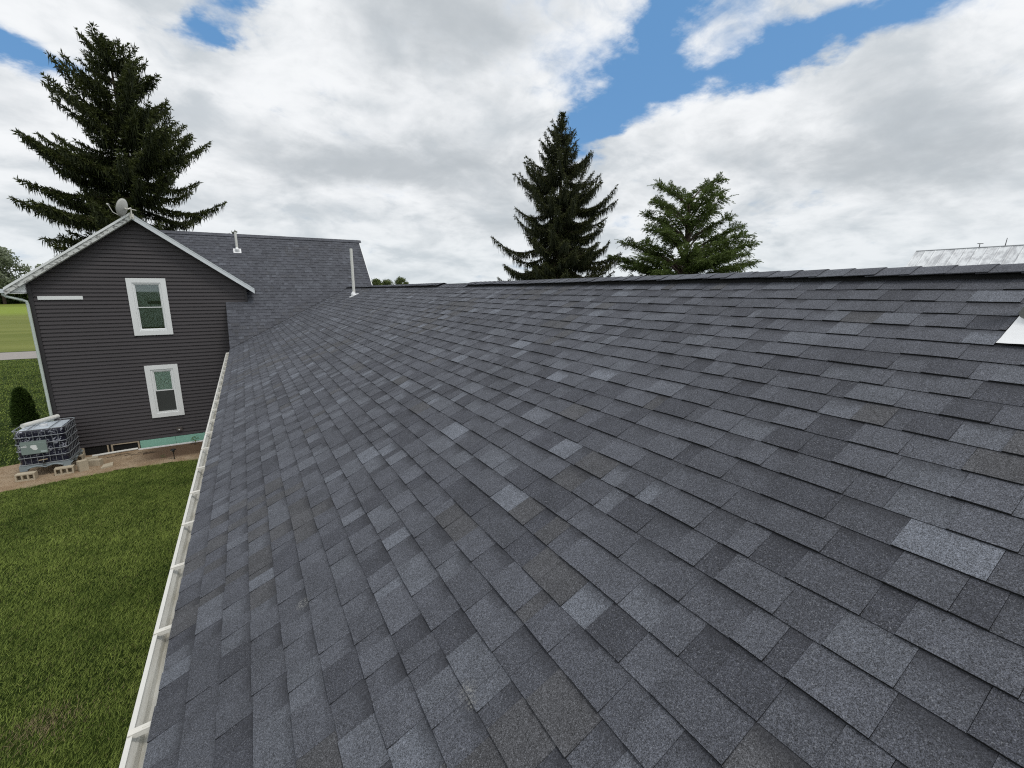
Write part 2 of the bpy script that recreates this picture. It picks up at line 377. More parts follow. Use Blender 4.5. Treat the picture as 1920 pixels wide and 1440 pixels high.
# ================================================================== HOUSE
house = thing('farmhouse', 'dark charcoal sided farmhouse with new grey shingle roofs and a long low wing', 'house', (1.0, 12.0, GZ))
E_ = .1435; PHI = .437; H_ = 9.982 * E_
CP, SP = math.cos(PHI), math.sin(PHI)
EAVE = np.array([-.522, 0, -1.825]); UP = np.array([CP, 0, SP]); NRM = np.array([-SP, 0, CP])
XR = 3.62; S_R = (XR - EAVE[0]) / CP; ZR = EAVE[2] + S_R * SP
PM = .773; TM = math.tan(PM); MY0, MZ0 = 16.70, -1.86; MYR = 20.70; MZR = MZ0 + (MYR - MY0) * TM
def valley_y(z): return MY0 + (z - MZ0) / TM
YN, YF = -2.2, 18.9
R3 = np.array([[math.cos(YAW), -math.sin(YAW), 0], [-math.sin(YAW) * math.sin(PIT), -math.cos(YAW) * math.sin(PIT), -math.cos(PIT)], [math.sin(YAW) * math.cos(PIT), math.cos(YAW) * math.cos(PIT), -math.sin(PIT)]])
def area_px(P):                                        # picture area of a piece, to pick the 300 that show largest
    q = P @ R3.T
    if (q[:, 2] < .1).any(): return 0
    x = 512 + F_PX * 1024 / 1920 * q[:, 0] / q[:, 2]; y = 384 + F_PX * 1024 / 1920 * q[:, 1] / q[:, 2]
    full = abs(sum(x[i] * y[(i + 1) % 4] - x[(i + 1) % 4] * y[i] for i in range(4))) / 2
    if x.max() < 0 or x.min() > 1024 or y.min() > 768 or y.max() < 0: return 0
    xc = np.clip(x, 0, 1024); yc = np.clip(y, 0, 768)
    return min(full, (xc.max() - xc.min()) * (yc.max() - yc.min()))
LIGHT, LIGHT2, MID, MID2, DARK, BROWN = (.114, .124, .147), (.090, .097, .115), (.074, .079, .095), (.062, .066, .080), (.047, .050, .062), (.061, .062, .068)
def tone(y, s, tooth, soft=0.):
    br = math.sin(y * 1.9 + 1.3) * math.sin(s * 2.3 + .4) + .6 * math.sin(y * .63 + s * 1.1)
    u = random.random()
    if u < .038: c = LIGHT
    elif u < .17: c = LIGHT2
    elif u < (.54 if tooth else .38): c = MID
    elif u < .80: c = MID2
    else: c = DARK
    if br > .6 and random.random() < .32 or random.random() < .02: c = BROWN if c is not LIGHT else MID
    g = R_(.92, 1.08)
    if soft: c = tuple(x * (1 - soft) + m_ * soft for x, m_ in zip(c, [v_ * .86 for v_ in MID2]))
    band = R_(.75, 1.) if (not tooth and random.random() < .8) else R_(.0, .45)
    return (c[0] * g, c[1] * g, c[2] * g, band)
def wave(a, seed, f): return math.sin(a * f + seed * 1.7) * .6 + math.sin(a * f * 2.7 + seed * 3.1) * .4
def tab(O, A, U, Nn, y0, y1, s, e, lift, seed, col, amp=.0025):
    n = max(1, int(round((y1 - y0) / .10))); A_, B_, D_ = [], [], []
    for i in range(n + 1):
        y = y0 + (y1 - y0) * i / n
        sj = s + amp * wave(y, seed, 3.1) + (R_(-.0012, .0012)); l = lift + .0016 * wave(y, seed + 5, 2.2)
        l = max(l, .003)
        b = O + A * y + U * sj; A_.append(b - Nn * .003); B_.append(b + Nn * l); D_.append(O + A * y + U * (s + e + .014) + Nn * .0008)
    V = A_ + B_ + D_; k = n + 1
    F = [(i, i + 1, k + i + 1, k + i) for i in range(n)] + [(k + i, k + i + 1, 2 * k + i + 1, 2 * k + i) for i in range(n)] + [(0, k, 2 * k), (n, 2 * k + n, k + n)]
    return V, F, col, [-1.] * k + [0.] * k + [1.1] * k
def courses(O, A, U, Nn, smax, lo, hi, clip=None, e=E_, scale=1., seed0=0, skip=None, soft=0.):
    """every tab of a shingled slope: yields (V, F, col, vv, quad)"""
    res = []; ncs = int(math.ceil(smax / e))
    for k in range(ncs):
        s = k * e; y = lo(s) - R_(0, .3); tooth = True; seed = k * 1.31 + seed0
        top = min(e, smax - s + .01); end = hi(s); nxt = y + R_(.5, 1.0)
        while y < end:
            wd = R_(.09, .25) if tooth else R_(.06, .20); wd *= scale; y1 = y + wd
            if y1 > nxt - .06: y1 = nxt
            joint = y1 >= nxt - 1e-6
            if joint: nxt = y1 + 1.0 * scale
            a, b = max(y, lo(s)), min(y1, end)
            if b - a > .006 and not (skip and skip(a, b, s)):
                lift = (.0090 if tooth else .0046)
                q = np.array([O + A * a + U * s, O + A * b + U * s, O + A * b + U * (s + e), O + A * a + U * (s + e)])
                res.append(tab(O, A, U, Nn, a + .0003, b - .0006, s, top, lift, seed, tone(a, s, tooth, soft)) + (q,))
            y = y1 + (.0006 if joint else 0.)
            tooth = not tooth if not joint else random.random() < .5
    return res
def join(items):
    m = MB()
    for V, F, c, vv, q in items: m.add(V, F, c, vv)
    return m
YA = np.array([0, 1., 0]); XA = np.array([1., 0, 0])
def put_deck(name, O, A, U, Nn, a0, a1, s0, s1, th=.05, parent=None, mat=None):
    P = [O + A * a + U * s for a, s in ((a0, s0), (a1, s0), (a1, s1), (a0, s1))]
    P = [p - Nn * .004 for p in P]
    return MB().prism([tuple(p) for p in P], tuple(-Nn * th)).build(name, mat or M_DECK, parent)

# ---- long low wing: the roof we look along
deck = put_deck('wing_roof', EAVE, YA, UP, NRM, YN, YF, 0.005, S_R, .05, house)
deck['label'] = 'long shallow roof slope of grey laminated shingles'
FL_Y0, FL_Y1, FL_S0, FL_S1 = .36, .664, 3.775, 4.126        # lead flashing of the vent near the right edge
def ell_skip(a, b, s): return b > FL_Y0 and a < FL_Y1 and FL_S0 - .02 < s + E_ * .5 < FL_S1
OE = EAVE.copy()
tabs = courses(OE, YA, UP, NRM, S_R, lambda s: YN, lambda s: min(YF, valley_y(EAVE[2] + s * SP) + .05), skip=None)
# cut the tabs round the flashing
ct = []
for it in tabs:
    q = it[4]; s = float((q[0] - OE) @ UP); a, b = q[0][1], q[1][1]
    if b > FL_Y0 and a < FL_Y1 and FL_S0 - .06 < s < FL_S1 - .08:
        for (u0, u1) in ((a, FL_Y0 - .004), (FL_Y1 + .004, b)):
            if u1 - u0 > .02:
                qq = np.array([OE + YA * u0 + UP * s, OE + YA * u1 + UP * s, OE + YA * u1 + UP * (s + E_), OE + YA * u0 + UP * (s + E_)])
                ct.append(tab(OE, YA, UP, NRM, u0, u1, s, E_, .0085, s, it[2]) + (qq,))
    else: ct.append(it)
tabs = sorted(ct, key=lambda it: -area_px(it[4]))
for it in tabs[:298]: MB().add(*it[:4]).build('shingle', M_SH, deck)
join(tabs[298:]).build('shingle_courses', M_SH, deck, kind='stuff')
# far slope of the same roof
UPB = np.array([-CP, 0, SP]); NB = np.array([SP, 0, CP]); OB = np.array([2 * XR - EAVE[0], 0, EAVE[2]])
deckb = put_deck('wing_back_roof', OB, YA, UPB, NB, YN, YF, .005, S_R - .03, .05, house)
join(courses(OB, YA, UPB, NB, S_R, lambda s: YN, lambda s: YF, seed0=50)).build('shingle_courses', M_SH, deckb, kind='stuff')

# ---- ridge: vent strips with cap shingles bent over them
def ridge():
    vent = MB()
    for y0, y1 in ((YN, 7.62), (9.08, 18.4)):
        for sx in (-1, 1):
            vent.prism([(XR, y0, ZR + .026), (XR + sx * .115, y0, ZR - .115 * SP / CP + .028), (XR + sx * .115, y0, ZR - .115 * SP / CP + .002), (XR, y0, ZR)], (0, y1 - y0, 0))
    vent.build('ridge_vent', M_DECK, house)
    y = YN; i = 0
    while y < 18.62:
        ex = .1725 * R_(.96, 1.04); L = ex + .05
        up = 0. if 7.55 < y < 9.0 else 1.
        c = random.choice([MID, MID, MID2, LIGHT2]); gg = R_(.88, 1.05); c = tuple(x * gg for x in c) + (0.,)  # lighter tone mix puts the sky light on the caps into their colour
        def zz(dx, k): return ZR - abs(dx) * (SP / CP) * (.74 if up else 1.0) + (.031 if up else .006) + k + .003 * wave(y, 3, .9)
        prof = [-.150, -.105, -.055, -.018, 0, .018, .055, .105, .150]
        V = []; vv = []; w_ = [R_(-.004, .004) for _ in (0, 1)]
        for j, (yy, k) in enumerate(((y, .009), (y + L, .002))):
            for th in (.0, -.0065):
                for dx in prof:
                    e_ = (w_[0] if dx < -.1 else w_[1] if dx > .1 else 0) * up
                    rd = -.006 if dx == 0 else (-.002 if abs(dx) < .02 else 0)
                    V.append((XR + dx, yy, zz(dx, k) + th + rd + e_ + (.004 * wave(yy, 9, 1.7) if abs(dx) > .1 and up else 0))); vv.append(.3 if th == 0 else -.5)
        n = len(prof); F = []
        for q in range(n - 1):
            F += [(q, q + 1, 2 * n + q + 1, 2 * n + q), (n + q + 1, n + q, 3 * n + q, 3 * n + q + 1), (q + 1, q, n + q, n + q + 1)]
        F += [(0, 2 * n, 3 * n, n), (n - 1, 2 * n - 1, 4 * n - 1, 3 * n - 1)]
        MB().add(V, F, c, vv).build('ridge_cap_shingle', M_SH, house); y += ex; i += 1
ridge()
# ---- eave: fascia, gutter with hangers, walls below
MB().box(-.505, -.48, YN, 16.62, -2.02, -1.842).build('fascia_board', M_METW, house)
def gutter():
    pr = [(-.497, -1.875), (-.497, -1.99), (-.592, -1.99), (-.602, -1.955), (-.624, -1.93), (-.628, -1.893), (-.608, -1.893), (-.608, -1.899), (-.6215, -1.9), (-.6185, -1.926), (-.597, -1.951), (-.588, -1.985), (-.501, -1.985), (-.501, -1.875)]
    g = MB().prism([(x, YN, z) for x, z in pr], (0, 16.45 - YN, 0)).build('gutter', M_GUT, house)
    g['label'] = 'long open white eave gutter seen from above'
    MB().prism([(-.501, 16.452, -1.88), (-.501, 16.452, -1.99), (-.592, 16.452, -1.99), (-.625, 16.452, -1.93), (-.625, 16.452, -1.895)], (0, .003, 0)).build('end_cap', M_GUT, g)
    y = .12
    while y < 16.4:
        yy = y + R_(-.03, .03)
        m = MB().prism([(-.626, yy, -1.889), (-.500, yy, -1.876), (-.500, yy, -1.873), (-.626, yy, -1.886)], (0, .032, 0))
        m.prism([(-.618, yy, -1.8895), (-.500, yy, -1.8765), (-.500, yy, -1.898), (-.600, yy, -1.908)], (0, .003, 0))
        m.box(-.575, -.53, yy + .011, yy + .021, -1.8835, -1.8775, (.25, .25, .24, 1))
        m.build('hanger', M_HANG, g); y += .70
gutter()
MB().box(-.2, 7.3, YN + .3, 18.0, GZ, -2.0).build('wing_wall', M_SIDE, house)
MB().box(-.48, -.2, YN + .3, 16.6, -2.02, -1.99).build('wing_soffit', M_METW, house)
MB().prism([(-.2, YN + .3, -2.0), (7.3, YN + .3, -2.0), (XR, YN + .3, ZR - .10)], (0, .06, 0)).build('wing_end_wall', M_SIDE, house)

# ---- main steep roof behind
CM, SM = math.cos(PM), math.sin(PM); UM = np.array([0, CM, SM]); NM = np.array([0, -SM, CM]); OM = np.array([0, MY0, MZ0]); SMX = (MYR - MY0) / CM
YW = 18.20                                               # gable wall plane
s_w = (YW - MY0) / CM
MXR = 4.46
mdeck = MB()
for (a0, a1, s0, s1) in ((-.50, MXR, 0, s_w), (-2.6, MXR, s_w + .001, SMX)):
    P = [OM + XA * a + UM * s - NM * .004 for a, s in ((a0, s0), (a1, s0), (a1, s1), (a0, s1))]
    mdeck.prism([tuple(p) for p in P], tuple(-NM * .05))
mroof = mdeck.build('main_roof', M_DECK, house); mroof['label'] = 'steep grey shingle roof with white vent pipe'
def mlo(s): return -.52 if s < s_w - .03 else -2.55
join(courses(OM, XA, UM, NM, SMX, mlo, lambda s: MXR + .01, seed0=90, scale=.95, soft=.55)).build('shingle_courses', M_SH, mroof, kind='stuff')
OMB = np.array([0, 2 * MYR - MY0, MZ0]); UMB = np.array([0, -CM, SM]); NMB = np.array([0, SM, CM])
mback = put_deck('main_back_roof', OMB, XA, UMB, NMB, -2.6, MXR, 0, SMX - .03, .05, house)
join(courses(OMB, XA, UMB, NMB, SMX, lambda s: -2.6, lambda s: MXR + .01, seed0=140)).build('shingle_courses', M_SH, mback, kind='stuff')
def mcap():
    x = -2.5
    while x < MXR - .05:
        m = MB(); gg = R_(.88, 1.08); c = tuple(v * gg for v in MID2) + (0.,); L = .185
        for sy in (-1, 1):
            m.prism([(x, MYR, MZR + .022), (x, MYR + sy * .13, MZR - .10 + .014), (x, MYR + sy * .13, MZR - .10 + .004), (x, MYR, MZR + .012)], (L, 0, -.004), c)
        m.build('ridge_cap_shingle', M_SH, mroof); x += .172
mcap()
for sy, nm in ((-1, 'rake_board'), (1, 'rake_board')):
    pe = [(MXR + .012, MYR, MZR + .012), (MXR + .012, MYR + sy * (MYR - MY0), MZ0 + .012), (MXR + .012, MYR + sy * (MYR - MY0), MZ0 - .16), (MXR + .012, MYR, MZR - .16)]
    MB().prism(pe, (.025, 0, 0)).build(nm, M_WHITE, house)
MB().box(-.35, 4.25, 17.0, 24.4, GZ, -1.95).build('main_wall', M_SIDE, house)
MB().prism([(4.22, 17.0, -1.95), (4.22, 24.4, -1.95), (4.22, MYR, MZR - .2)], (.03, 0, 0)).build('main_gable_wall', M_SIDE, house)
# ---- valley metal line where the two roofs meet
vp = [(x, valley_y(z), z) for x, z in ((EAVE[0] + s * CP, EAVE[2] + s * SP) for s in np.linspace(.02, S_R, 12))]
MB().tube([(x, y - .012, z + .006) for x, y, z in vp], .012, 5).build('valley_strip', M_DECK, house)

# ---- gable wall of the house with lap siding
WX0, WX1, WZE, WZQ, WPX, WPZ = -5.24, .11, .160, .055, -2.635, 2.05
SLW = (WPZ - WZE) / (WPX - WX0); SLQ = (WPZ - WZQ) / (WX1 - WPX)
def wall_slab():
    m = MB(); xa, xb, y = -2.93, -2.17, YW + .02
    def cl(x): return WZE + (x - WX0) * SLW if x <= WPX else WZQ + (WX1 - x) * SLQ
    m.prism([(WX0, y, GZ), (xa, y, GZ), (xa, y, cl(xa)), (WX0, y, WZE)], (0, .12, 0))
    m.prism([(xb, y, GZ), (WX1, y, GZ), (WX1, y, WZQ), (xb, y, cl(xb))], (0, .12, 0))
    for z0, z1 in ((GZ, -4.0), (-2.43, -1.33)): m.prism([(xa, y, z0), (xb, y, z0), (xb, y, z1), (xa, y, z1)], (0, .12, 0))
    m.prism([(xa, y, .28), (xb, y, .28), (xb, y, cl(xb)), (WPX, y, WPZ), (xa, y, cl(xa))], (0, .12, 0))
    return m
gw = wall_slab().build('gable_wall', M_DARKTRIM, house)
gw['label'] = 'gable wall in dark charcoal lap siding'
MB().box(WX0, WX0 + .12, YW + .141, 24.0, GZ, WZE).box(WX1 - .12, WX1, YW + .141, 20.0, GZ, WZQ).box(WX0 + .121, -.36, 23.9, 24.0, GZ, WZE).build('side_wall', M_SIDE, house)
WIN = [(-3.04, -2.06, -1.40, .352), (-2.94, -2.08, -4.075, -2.363)]
def wall_x(z): return (WX0 + max(0, z - WZE) / SLW, WX1 - max(0, z - WZQ) / SLQ)
def siding():
    ex = .1145; z = -4.775; k = 0
    while z < WPZ - .03:
        l0, r0 = wall_x(z); l1, r1 = wall_x(min(z + ex, WPZ - .002))
        if z + ex > WPZ: l1 = r1 = WPX
        l0 = max(l0, WX0 + .085); l1 = max(l1, WX0 + .085); r0 = min(r0, WX1 - .06); r1 = min(r1, WX1 - .06)
        spans = [(l0, r0, l1, r1)]
        for (a, b, c, d_) in WIN:
            if z + ex > c + .03 and z < d_ - .03:
                spans = [(l0, a + .02, l1, a + .02), (b - .02, r0, b - .02, r1)]
        for (a0, b0, a1, b1) in spans:
            if b0 - a0 < .02: continue
            yb, yt = YW - .015, YW + .013; zt = min(z + ex, WPZ - .002)
            # board: dropped lip, slanted face, small return at the butt
            V = []
            prof = [(yt + .006, z + .004, 0.), (yb + .001, z, 0.), (yb - .001, z + .012, .1), ((yb + yt) / 2 - .001, z + ex * .55, .55), (yt, zt + .004 * (zt < WPZ - .01), 1.)]
            for (yy, zz_, f) in prof: V += [(a0 + (a1 - a0) * f, yy, zz_), (b0 + (b1 - b0) * f, yy, zz_)]
            F = [(2 * i, 2 * i + 1, 2 * i + 3, 2 * i + 2) for i in range(4)]
            MB().add(V, F).build('siding_board', M_SIDE, gw)
        z += ex; k += 1
siding()
MB().box(WX0 - .01, WX0 + .085, YW - .024, YW + .019, -4.80, WZE + .01).build('corner_post', M_DARKTRIM, gw)
MB().box(WX1 - .06, WX1 + .012, YW - .022, YW + .019, -.50, WZQ + .01).build('corner_post', M_DARKTRIM, gw)
MB().box(-5.06, -4.09, YW - .038, YW - .008, -.278, -.175).build('white_strip_board', M_WHITE, house)
# ---- windows
def window(x0, x1, z0, z1, lower):
    fr = MB(); tw = .135; y0, y1 = YW - .046, YW - .002
    fr.prism([(x0, y0, z1), (x1, y0, z1), (x1 - tw, y0, z1 - tw), (x0 + tw, y0, z1 - tw)], (0, y1 - y0, 0))
    fr.prism([(x0, y0, z0), (x0 + tw, y0, z0 + tw), (x1 - tw, y0, z0 + tw), (x1, y0, z0)], (0, y1 - y0, 0))
    fr.prism([(x0, y0, z0 + .0005), (x0, y0, z1 - .0005), (x0 + tw - .0005, y0, z1 - tw), (x0 + tw - .0005, y0, z0 + tw)], (0, y1 - y0 - .001, 0))
    fr.prism([(x1, y0, z0 + .0005), (x1 - tw + .0005, y0, z0 + tw), (x1 - tw + .0005, y0, z1 - tw), (x1, y0, z1 - .0005)], (0, y1 - y0 - .001, 0))
    W = fr.build('window', M_WHITE, house)
    W['label'] = 'lower sash window with pale green shade above a screen' if lower else 'upper sash window with dark green shade'
    a, b, c, e = x0 + tw, x1 - tw, z0 + tw, z1 - tw
    jm = MB(); jw = .055 if lower else .04
    jm.box(a + .001, a + jw, YW - .026, YW + .10, c, e).box(b - jw, b - .001, YW - .026, YW + .10, c, e).box(a + jw, b - jw, YW - .024, YW + .10, e - jw, e - .001).box(a + jw, b - jw, YW - .032, YW + .10, c + .001, c + jw)
    jm.build('jamb', M_WHITE, W)
    a, b, c, e = a + jw, b - jw, c + jw, e - jw; mid = (c + e) / 2 + (.02 if lower else -.01); sw = .032 if lower else .024
    for nm, lo, hi, yy in (('upper_sash', mid - .012, e - .001, YW - .004), ('lower_sash', c + .001, mid + .012, YW + .022)):
        sm = MB().box(a + .001, a + sw, yy, yy + .024, lo, hi).box(b - sw, b - .001, yy, yy + .024, lo, hi).box(a + sw, b - sw, yy + .001, yy + .023, lo, lo + sw).box(a + sw, b - sw, yy + .001, yy + .023, hi - sw, hi)
        sm.build(nm, M_WHITE, W)
        MB().box(a + sw, b - sw, yy + .010, yy + .014, lo + sw, hi - sw).build('pane', M_GLASS, W)
    if lower:
        MB().box(a, b, YW + .024, YW + .027, mid + .013, e).build('shade', M_BLINDP, W)
        MB().box(a + .002, b - .002, YW + .004, YW + .006, c, mid - .013).build('insect_screen', M_SCREEN, W)
    else:
        MB().box(a, b, YW + .050, YW + .053, c + .075, e).build('shade', M_BLIND, W)
    MB().box(a - .05, b + .05, YW + .10, YW + .104, c - .05, e + .05).build('room_shade_sheet', M_INT, W)  # near-black sheet stands in for the shade of the unlit room
window(*WIN[0], False); window(*WIN[1], True)
# ---- foundation strip, basement windows, vent box
MB().box(-2.42, -1.0, YW - .022, YW + .018, GZ, -4.785).build('foam_board', M_FOAM, house)
MB().box(-3.36, -2.428, YW - .024, YW + .018, GZ, -4.785).build('foam_board', M_FOAM, house)
MB().box(-4.72, -3.37, YW + .010, YW + .015, GZ, -4.77).build('basement_shade_panel', M_INT, house)  # flat black panel paints the shade inside the basement openings
MB().box(-4.18, -4.145, YW - .02, YW + .018, GZ, -4.785).box(-4.085, -4.045, YW - .02, YW + .018, GZ, -4.785).box(-4.045, -3.42, YW - .018, YW + .018, -4.815, -4.785).box(-3.42, -3.38, YW - .02, YW + .018, GZ, -4.785).build('basement_window_frame', M_TANW, house)
MB().box(WX0, -4.72, YW - .01, YW + .018, GZ, -4.785).build('foundation_block', M_CONC, house)
vb = MB().box(-2.36, -2.20, YW - .05, YW - .012, -4.615, -4.475).box(-2.335, -2.225, YW - .062, YW - .05, -4.59, -4.5)
vb.build('dryer_vent', plain('taupe_plastic', (.10, .088, .082), .5), house)
MB().box(-2.305, -2.265, YW - .066, YW - .0622, -4.575, -4.545).build('vent_flap', M_WHITE, house)

# ---- gable roof over that wall
YO = 17.93; SLP = .728; GPZ = 2.235; GPX = -2.635; GXL, GXR = -5.63, .36
ZL = GPZ - (GPX - GXL) * SLP; ZRr = GPZ - (GXR - GPX) * SLP
for nm, xe, ze in (('gable_roof', GXL, ZL), ('gable_roof', GXR, ZRr)):
    sg = 1 if xe > GPX else -1; Lr = math.hypot(xe - GPX, ze - GPZ); U = np.array([(GPX - xe) / Lr, 0, (GPZ - ze) / Lr]); Nn = np.array([U[2] * sg, 0, abs(U[0])])
    O = np.array([xe, 0, ze])
    dk = put_deck(nm, O, YA, U, Nn, YO + .02, 23.9, 0, Lr, .04, house)
    join(courses(O, YA, U, Nn, Lr, lambda s: YO - .015, lambda s: 23.9, seed0=200 + sg, scale=1.1)).build('shingle_courses', M_SH, dk, kind='stuff')
def rake(xe, ze, name, mat, drop, top):
    pk = (GPX, GPZ)
    def bar(y, th, z0, z1, m_, nm, pad=0.):
        MB().prism([(xe, y, ze + z1), (pk[0], y, pk[1] + z1), (pk[0], y, pk[1] + z0), (xe, y, ze + z0)], (0, th, 0)).build(nm, m_, house)
    bar(YO, .022, -.012 - drop, -.012, mat, name)
    if top: bar(YO - .02, .019, -.062, .004, M_WHITE, 'rake_trim')
    else: bar(YO - .006, .005, -.05, .003, M_METW, 'drip_edge')
    so = MB().prism([(xe, YO + .023, ze - drop + .03), (pk[0], YO + .023, pk[1] - drop + .03), (pk[0], YO + .023, pk[1] - drop + .012), (xe, YO + .023, ze - drop + .012)], (0, YW - YO - .03, 0))
    so.build('rake_soffit', M_SOFF, house)
rake(GXL, ZL, 'rake_board', M_PEEL, .185, True); rake(GXR, ZRr, 'rake_board', M_METW, .165, False)
MB().prism([(GXL + .03, YW - .10, -.075), (WX0 - .012, YW - .10, -.075), (WX0 - .012, YW - .10, .15), (GXL + .03, YW - .10, ZL - .16)], (0, .095, 0)).build('eave_return', M_WHITE, house)
# left eave return with soffit, gutter end and downspout
MB().box(GXL + .02, WX0 - .012, YO + .03, 23.8, ZL - .155, ZL - .14).build('eave_soffit', M_WHITE, house)
MB().prism([(GXL + .005, YO + .03, ZL - .02), (GXL + .005, YO + .03, ZL - .155), (GXL + .025, YO + .03, ZL - .155), (GXL + .025, YO + .03, ZL - .02)], (0, 5.8, 0)).build('fascia_board', M_METW, house)
gp = [(GXL, ZL - .03), (GXL, ZL - .135), (GXL - .09, ZL - .135), (GXL - .125, ZL - .07), (GXL - .125, ZL - .03), (GXL - .119, ZL - .03), (GXL - .119, ZL - .068), (GXL - .086, ZL - .129), (GXL - .006, ZL - .129), (GXL - .006, ZL - .03)]
g2 = MB().prism([(x, YO - .05, z) for x, z in gp], (0, 5.9, 0)).build('side_gutter', M_METW, house)
MB().prism([(GXL, YO - .054, ZL - .03), (GXL, YO - .054, ZL - .135), (GXL - .09, YO - .054, ZL - .135), (GXL - .125, YO - .054, ZL - .07), (GXL - .125, YO - .054, ZL - .03)], (0, .003, 0)).build('end_cap', M_METW, g2)
M_DSP = plain('pale_downspout', (.55, .62, .58), .4, .06)
MB().tube([(GXL - .05, YO + .05, ZL - .13), (GXL - .045, YO + .05, ZL - .19), (GXL - .0, YO + .07, ZL - .235), (-5.36, 18.08, ZL - .33), (-5.285, 18.12, ZL - .38), (-5.275, 18.13, ZL - .46), (-5.275, 18.13, -4.70), (-5.285, 18.06, -4.78)], .036, 8).build('downspout', M_DSP, house)
# ---- vent pipes
def vent(x, y, zb, zt, U, Nn, r, fl, label):
    p = MB().tube([(x, y, zb), (x, y, zt)], r, 12).build('vent_pipe', M_PVC, house, smooth=False); p['label'] = label
    b = np.array([x, y, zb]); A = np.cross(U, Nn); h = fl
    V = []; 
    for (a, s) in ((-h, -h * 1.0), (h, -h * 1.0), (h, h * .9), (-h, h * .9)): V.append(b + A * a + U * s + Nn * .014)
    MB().prism([tuple(q) for q in V], tuple(Nn * -.012)).build('flashing', M_LEAD, p)
    MB().tube([b + Nn * .013, b + Nn * .05 + np.array([0, 0, .01]), b + np.array([0, 0, .11])], [r * 2.1, r * 1.6, r * 1.05], 12).build('boot', M_LEAD, p)
vent(3.016, 15.05, ZR + (3.016 - XR) * SP / CP, 1.24, UP, NRM, .043, .15, 'tall white vent pipe near the valley')
vent(-.01, 20.04, MZ0 + (20.04 - MY0) * TM, 2.06, UM, NM, .042, .125, 'short white vent pipe on the steep roof')
def near_vent():
    cy, cs = .562, 4.06; O = OE
    def P(y, s, n): return tuple(O + YA * y + UP * s + NRM * n)
    fl = MB(); n = 8; V = []
    for i in range(n + 1):
        for j in range(n + 1):
            V.append(P(FL_Y0 + .002 + (FL_Y1 - FL_Y0 - .004) * i / n, FL_S0 - .038 + (FL_S1 + .09 - FL_S0) * j / n, .0135 + R_(-.0012, .0012) - .006 * (j / n) + (.004 if j == 0 else 0)))
    fl.add(V, [(i * (n + 1) + j, (i + 1) * (n + 1) + j, (i + 1) * (n + 1) + j + 1, i * (n + 1) + j + 1) for i in range(n) for j in range(n)])
    pz = P(cy, cs, 0)
    p = MB().tube([pz, (pz[0], pz[1], pz[2] + .38)], .045, 14).build('vent_pipe', M_PVC, house); p['label'] = 'near vent pipe cut off by the right edge'
    fl.build('flashing', M_LEAD, p)
    MB().tube([P(cy, cs, .010), P(cy, cs, .03), (pz[0], pz[1], pz[2] + .075), (pz[0], pz[1], pz[2] + .10)], [.112, .10, .06, .049], 18).build('boot', M_RUB, p)
near_vent()

# ================================================================== SATELLITE DISH
def dish():
    T = thing('satellite_dish', 'pale grey satellite dish on the peak of the gable', 'satellite dish', (GPX - .02, YO - .05, GPZ))
    c = Vector((-2.77, 17.72, 2.335)); n = Vector((-.87, .38, .28)).normalized(); up = (Vector((-.1, 0, 1)) - n * n.dot(Vector((-.1, 0, 1)))).normalized(); sd = n.cross(up)
    mt = plain('dish_paint', (.50, .50, .47), .5, .06); rim = []
    V = [c - n * .06]; F = []; rings = 6; seg = 36
    for k in range(1, rings + 1):
        r = k / rings
        for j in range(seg):
            a = 2 * math.pi * j / seg; V.append(c + (up * math.cos(a) * .25 + sd * math.sin(a) * .225) * r + n * (.06 * r * r - .06))
    for j in range(seg): F.append((0, 1 + j, 1 + (j + 1) % seg))
    for k in range(rings - 1):
        for j in range(seg): F.append((1 + k * seg + j, 1 + (k + 1) * seg + j, 1 + (k + 1) * seg + (j + 1) % seg, 1 + k * seg + (j + 1) % seg))
    nv = len(V); V2 = [v - n * .008 for v in V]
    F2 = [tuple(i + nv for i in f[::-1]) for f in F]; b0 = 1 + (rings - 1) * seg
    F3 = [(b0 + j, nv + b0 + j, nv + b0 + (j + 1) % seg, b0 + (j + 1) % seg) for j in range(seg)]
    MB().add(V + V2, F + F2 + F3).build('reflector', mt, T, smooth=True)
    MB().tube([c + (up * math.cos(a) * .252 + sd * math.sin(a) * .227) for a in np.linspace(0, 2 * math.pi, 33)], .008, 6).build('rim', mt, T, smooth=True)
    MB().tube([c - up * .26 - n * .02, c - up * .2 + n * .22, c - up * .03 + n * .36], .010, 6).build('feed_arm', mt, T)
    MB().tube([c - up * .03 + n * .345, c + n * .40 - up * .02], [.03, .022], 10).build('feed_horn', mt, T)
    b = c - n * .08
    MB().tube([b, b - n * .07, Vector((-2.60, YO - .03, 2.36)), Vector((-2.60, YO - .03, 2.10))], .02, 8).build('mast', M_HANG, T)
    MB().box(-2.655, -2.55, YO - .028, YO - .021, 2.06, 2.20).build('foot_plate', M_HANG, T)
    MB().tube([Vector((-2.60, YO - .03, 2.33)), Vector((-2.47, YO - .05, 2.30))], .011, 6).build('stay', M_HANG, T)
dish()

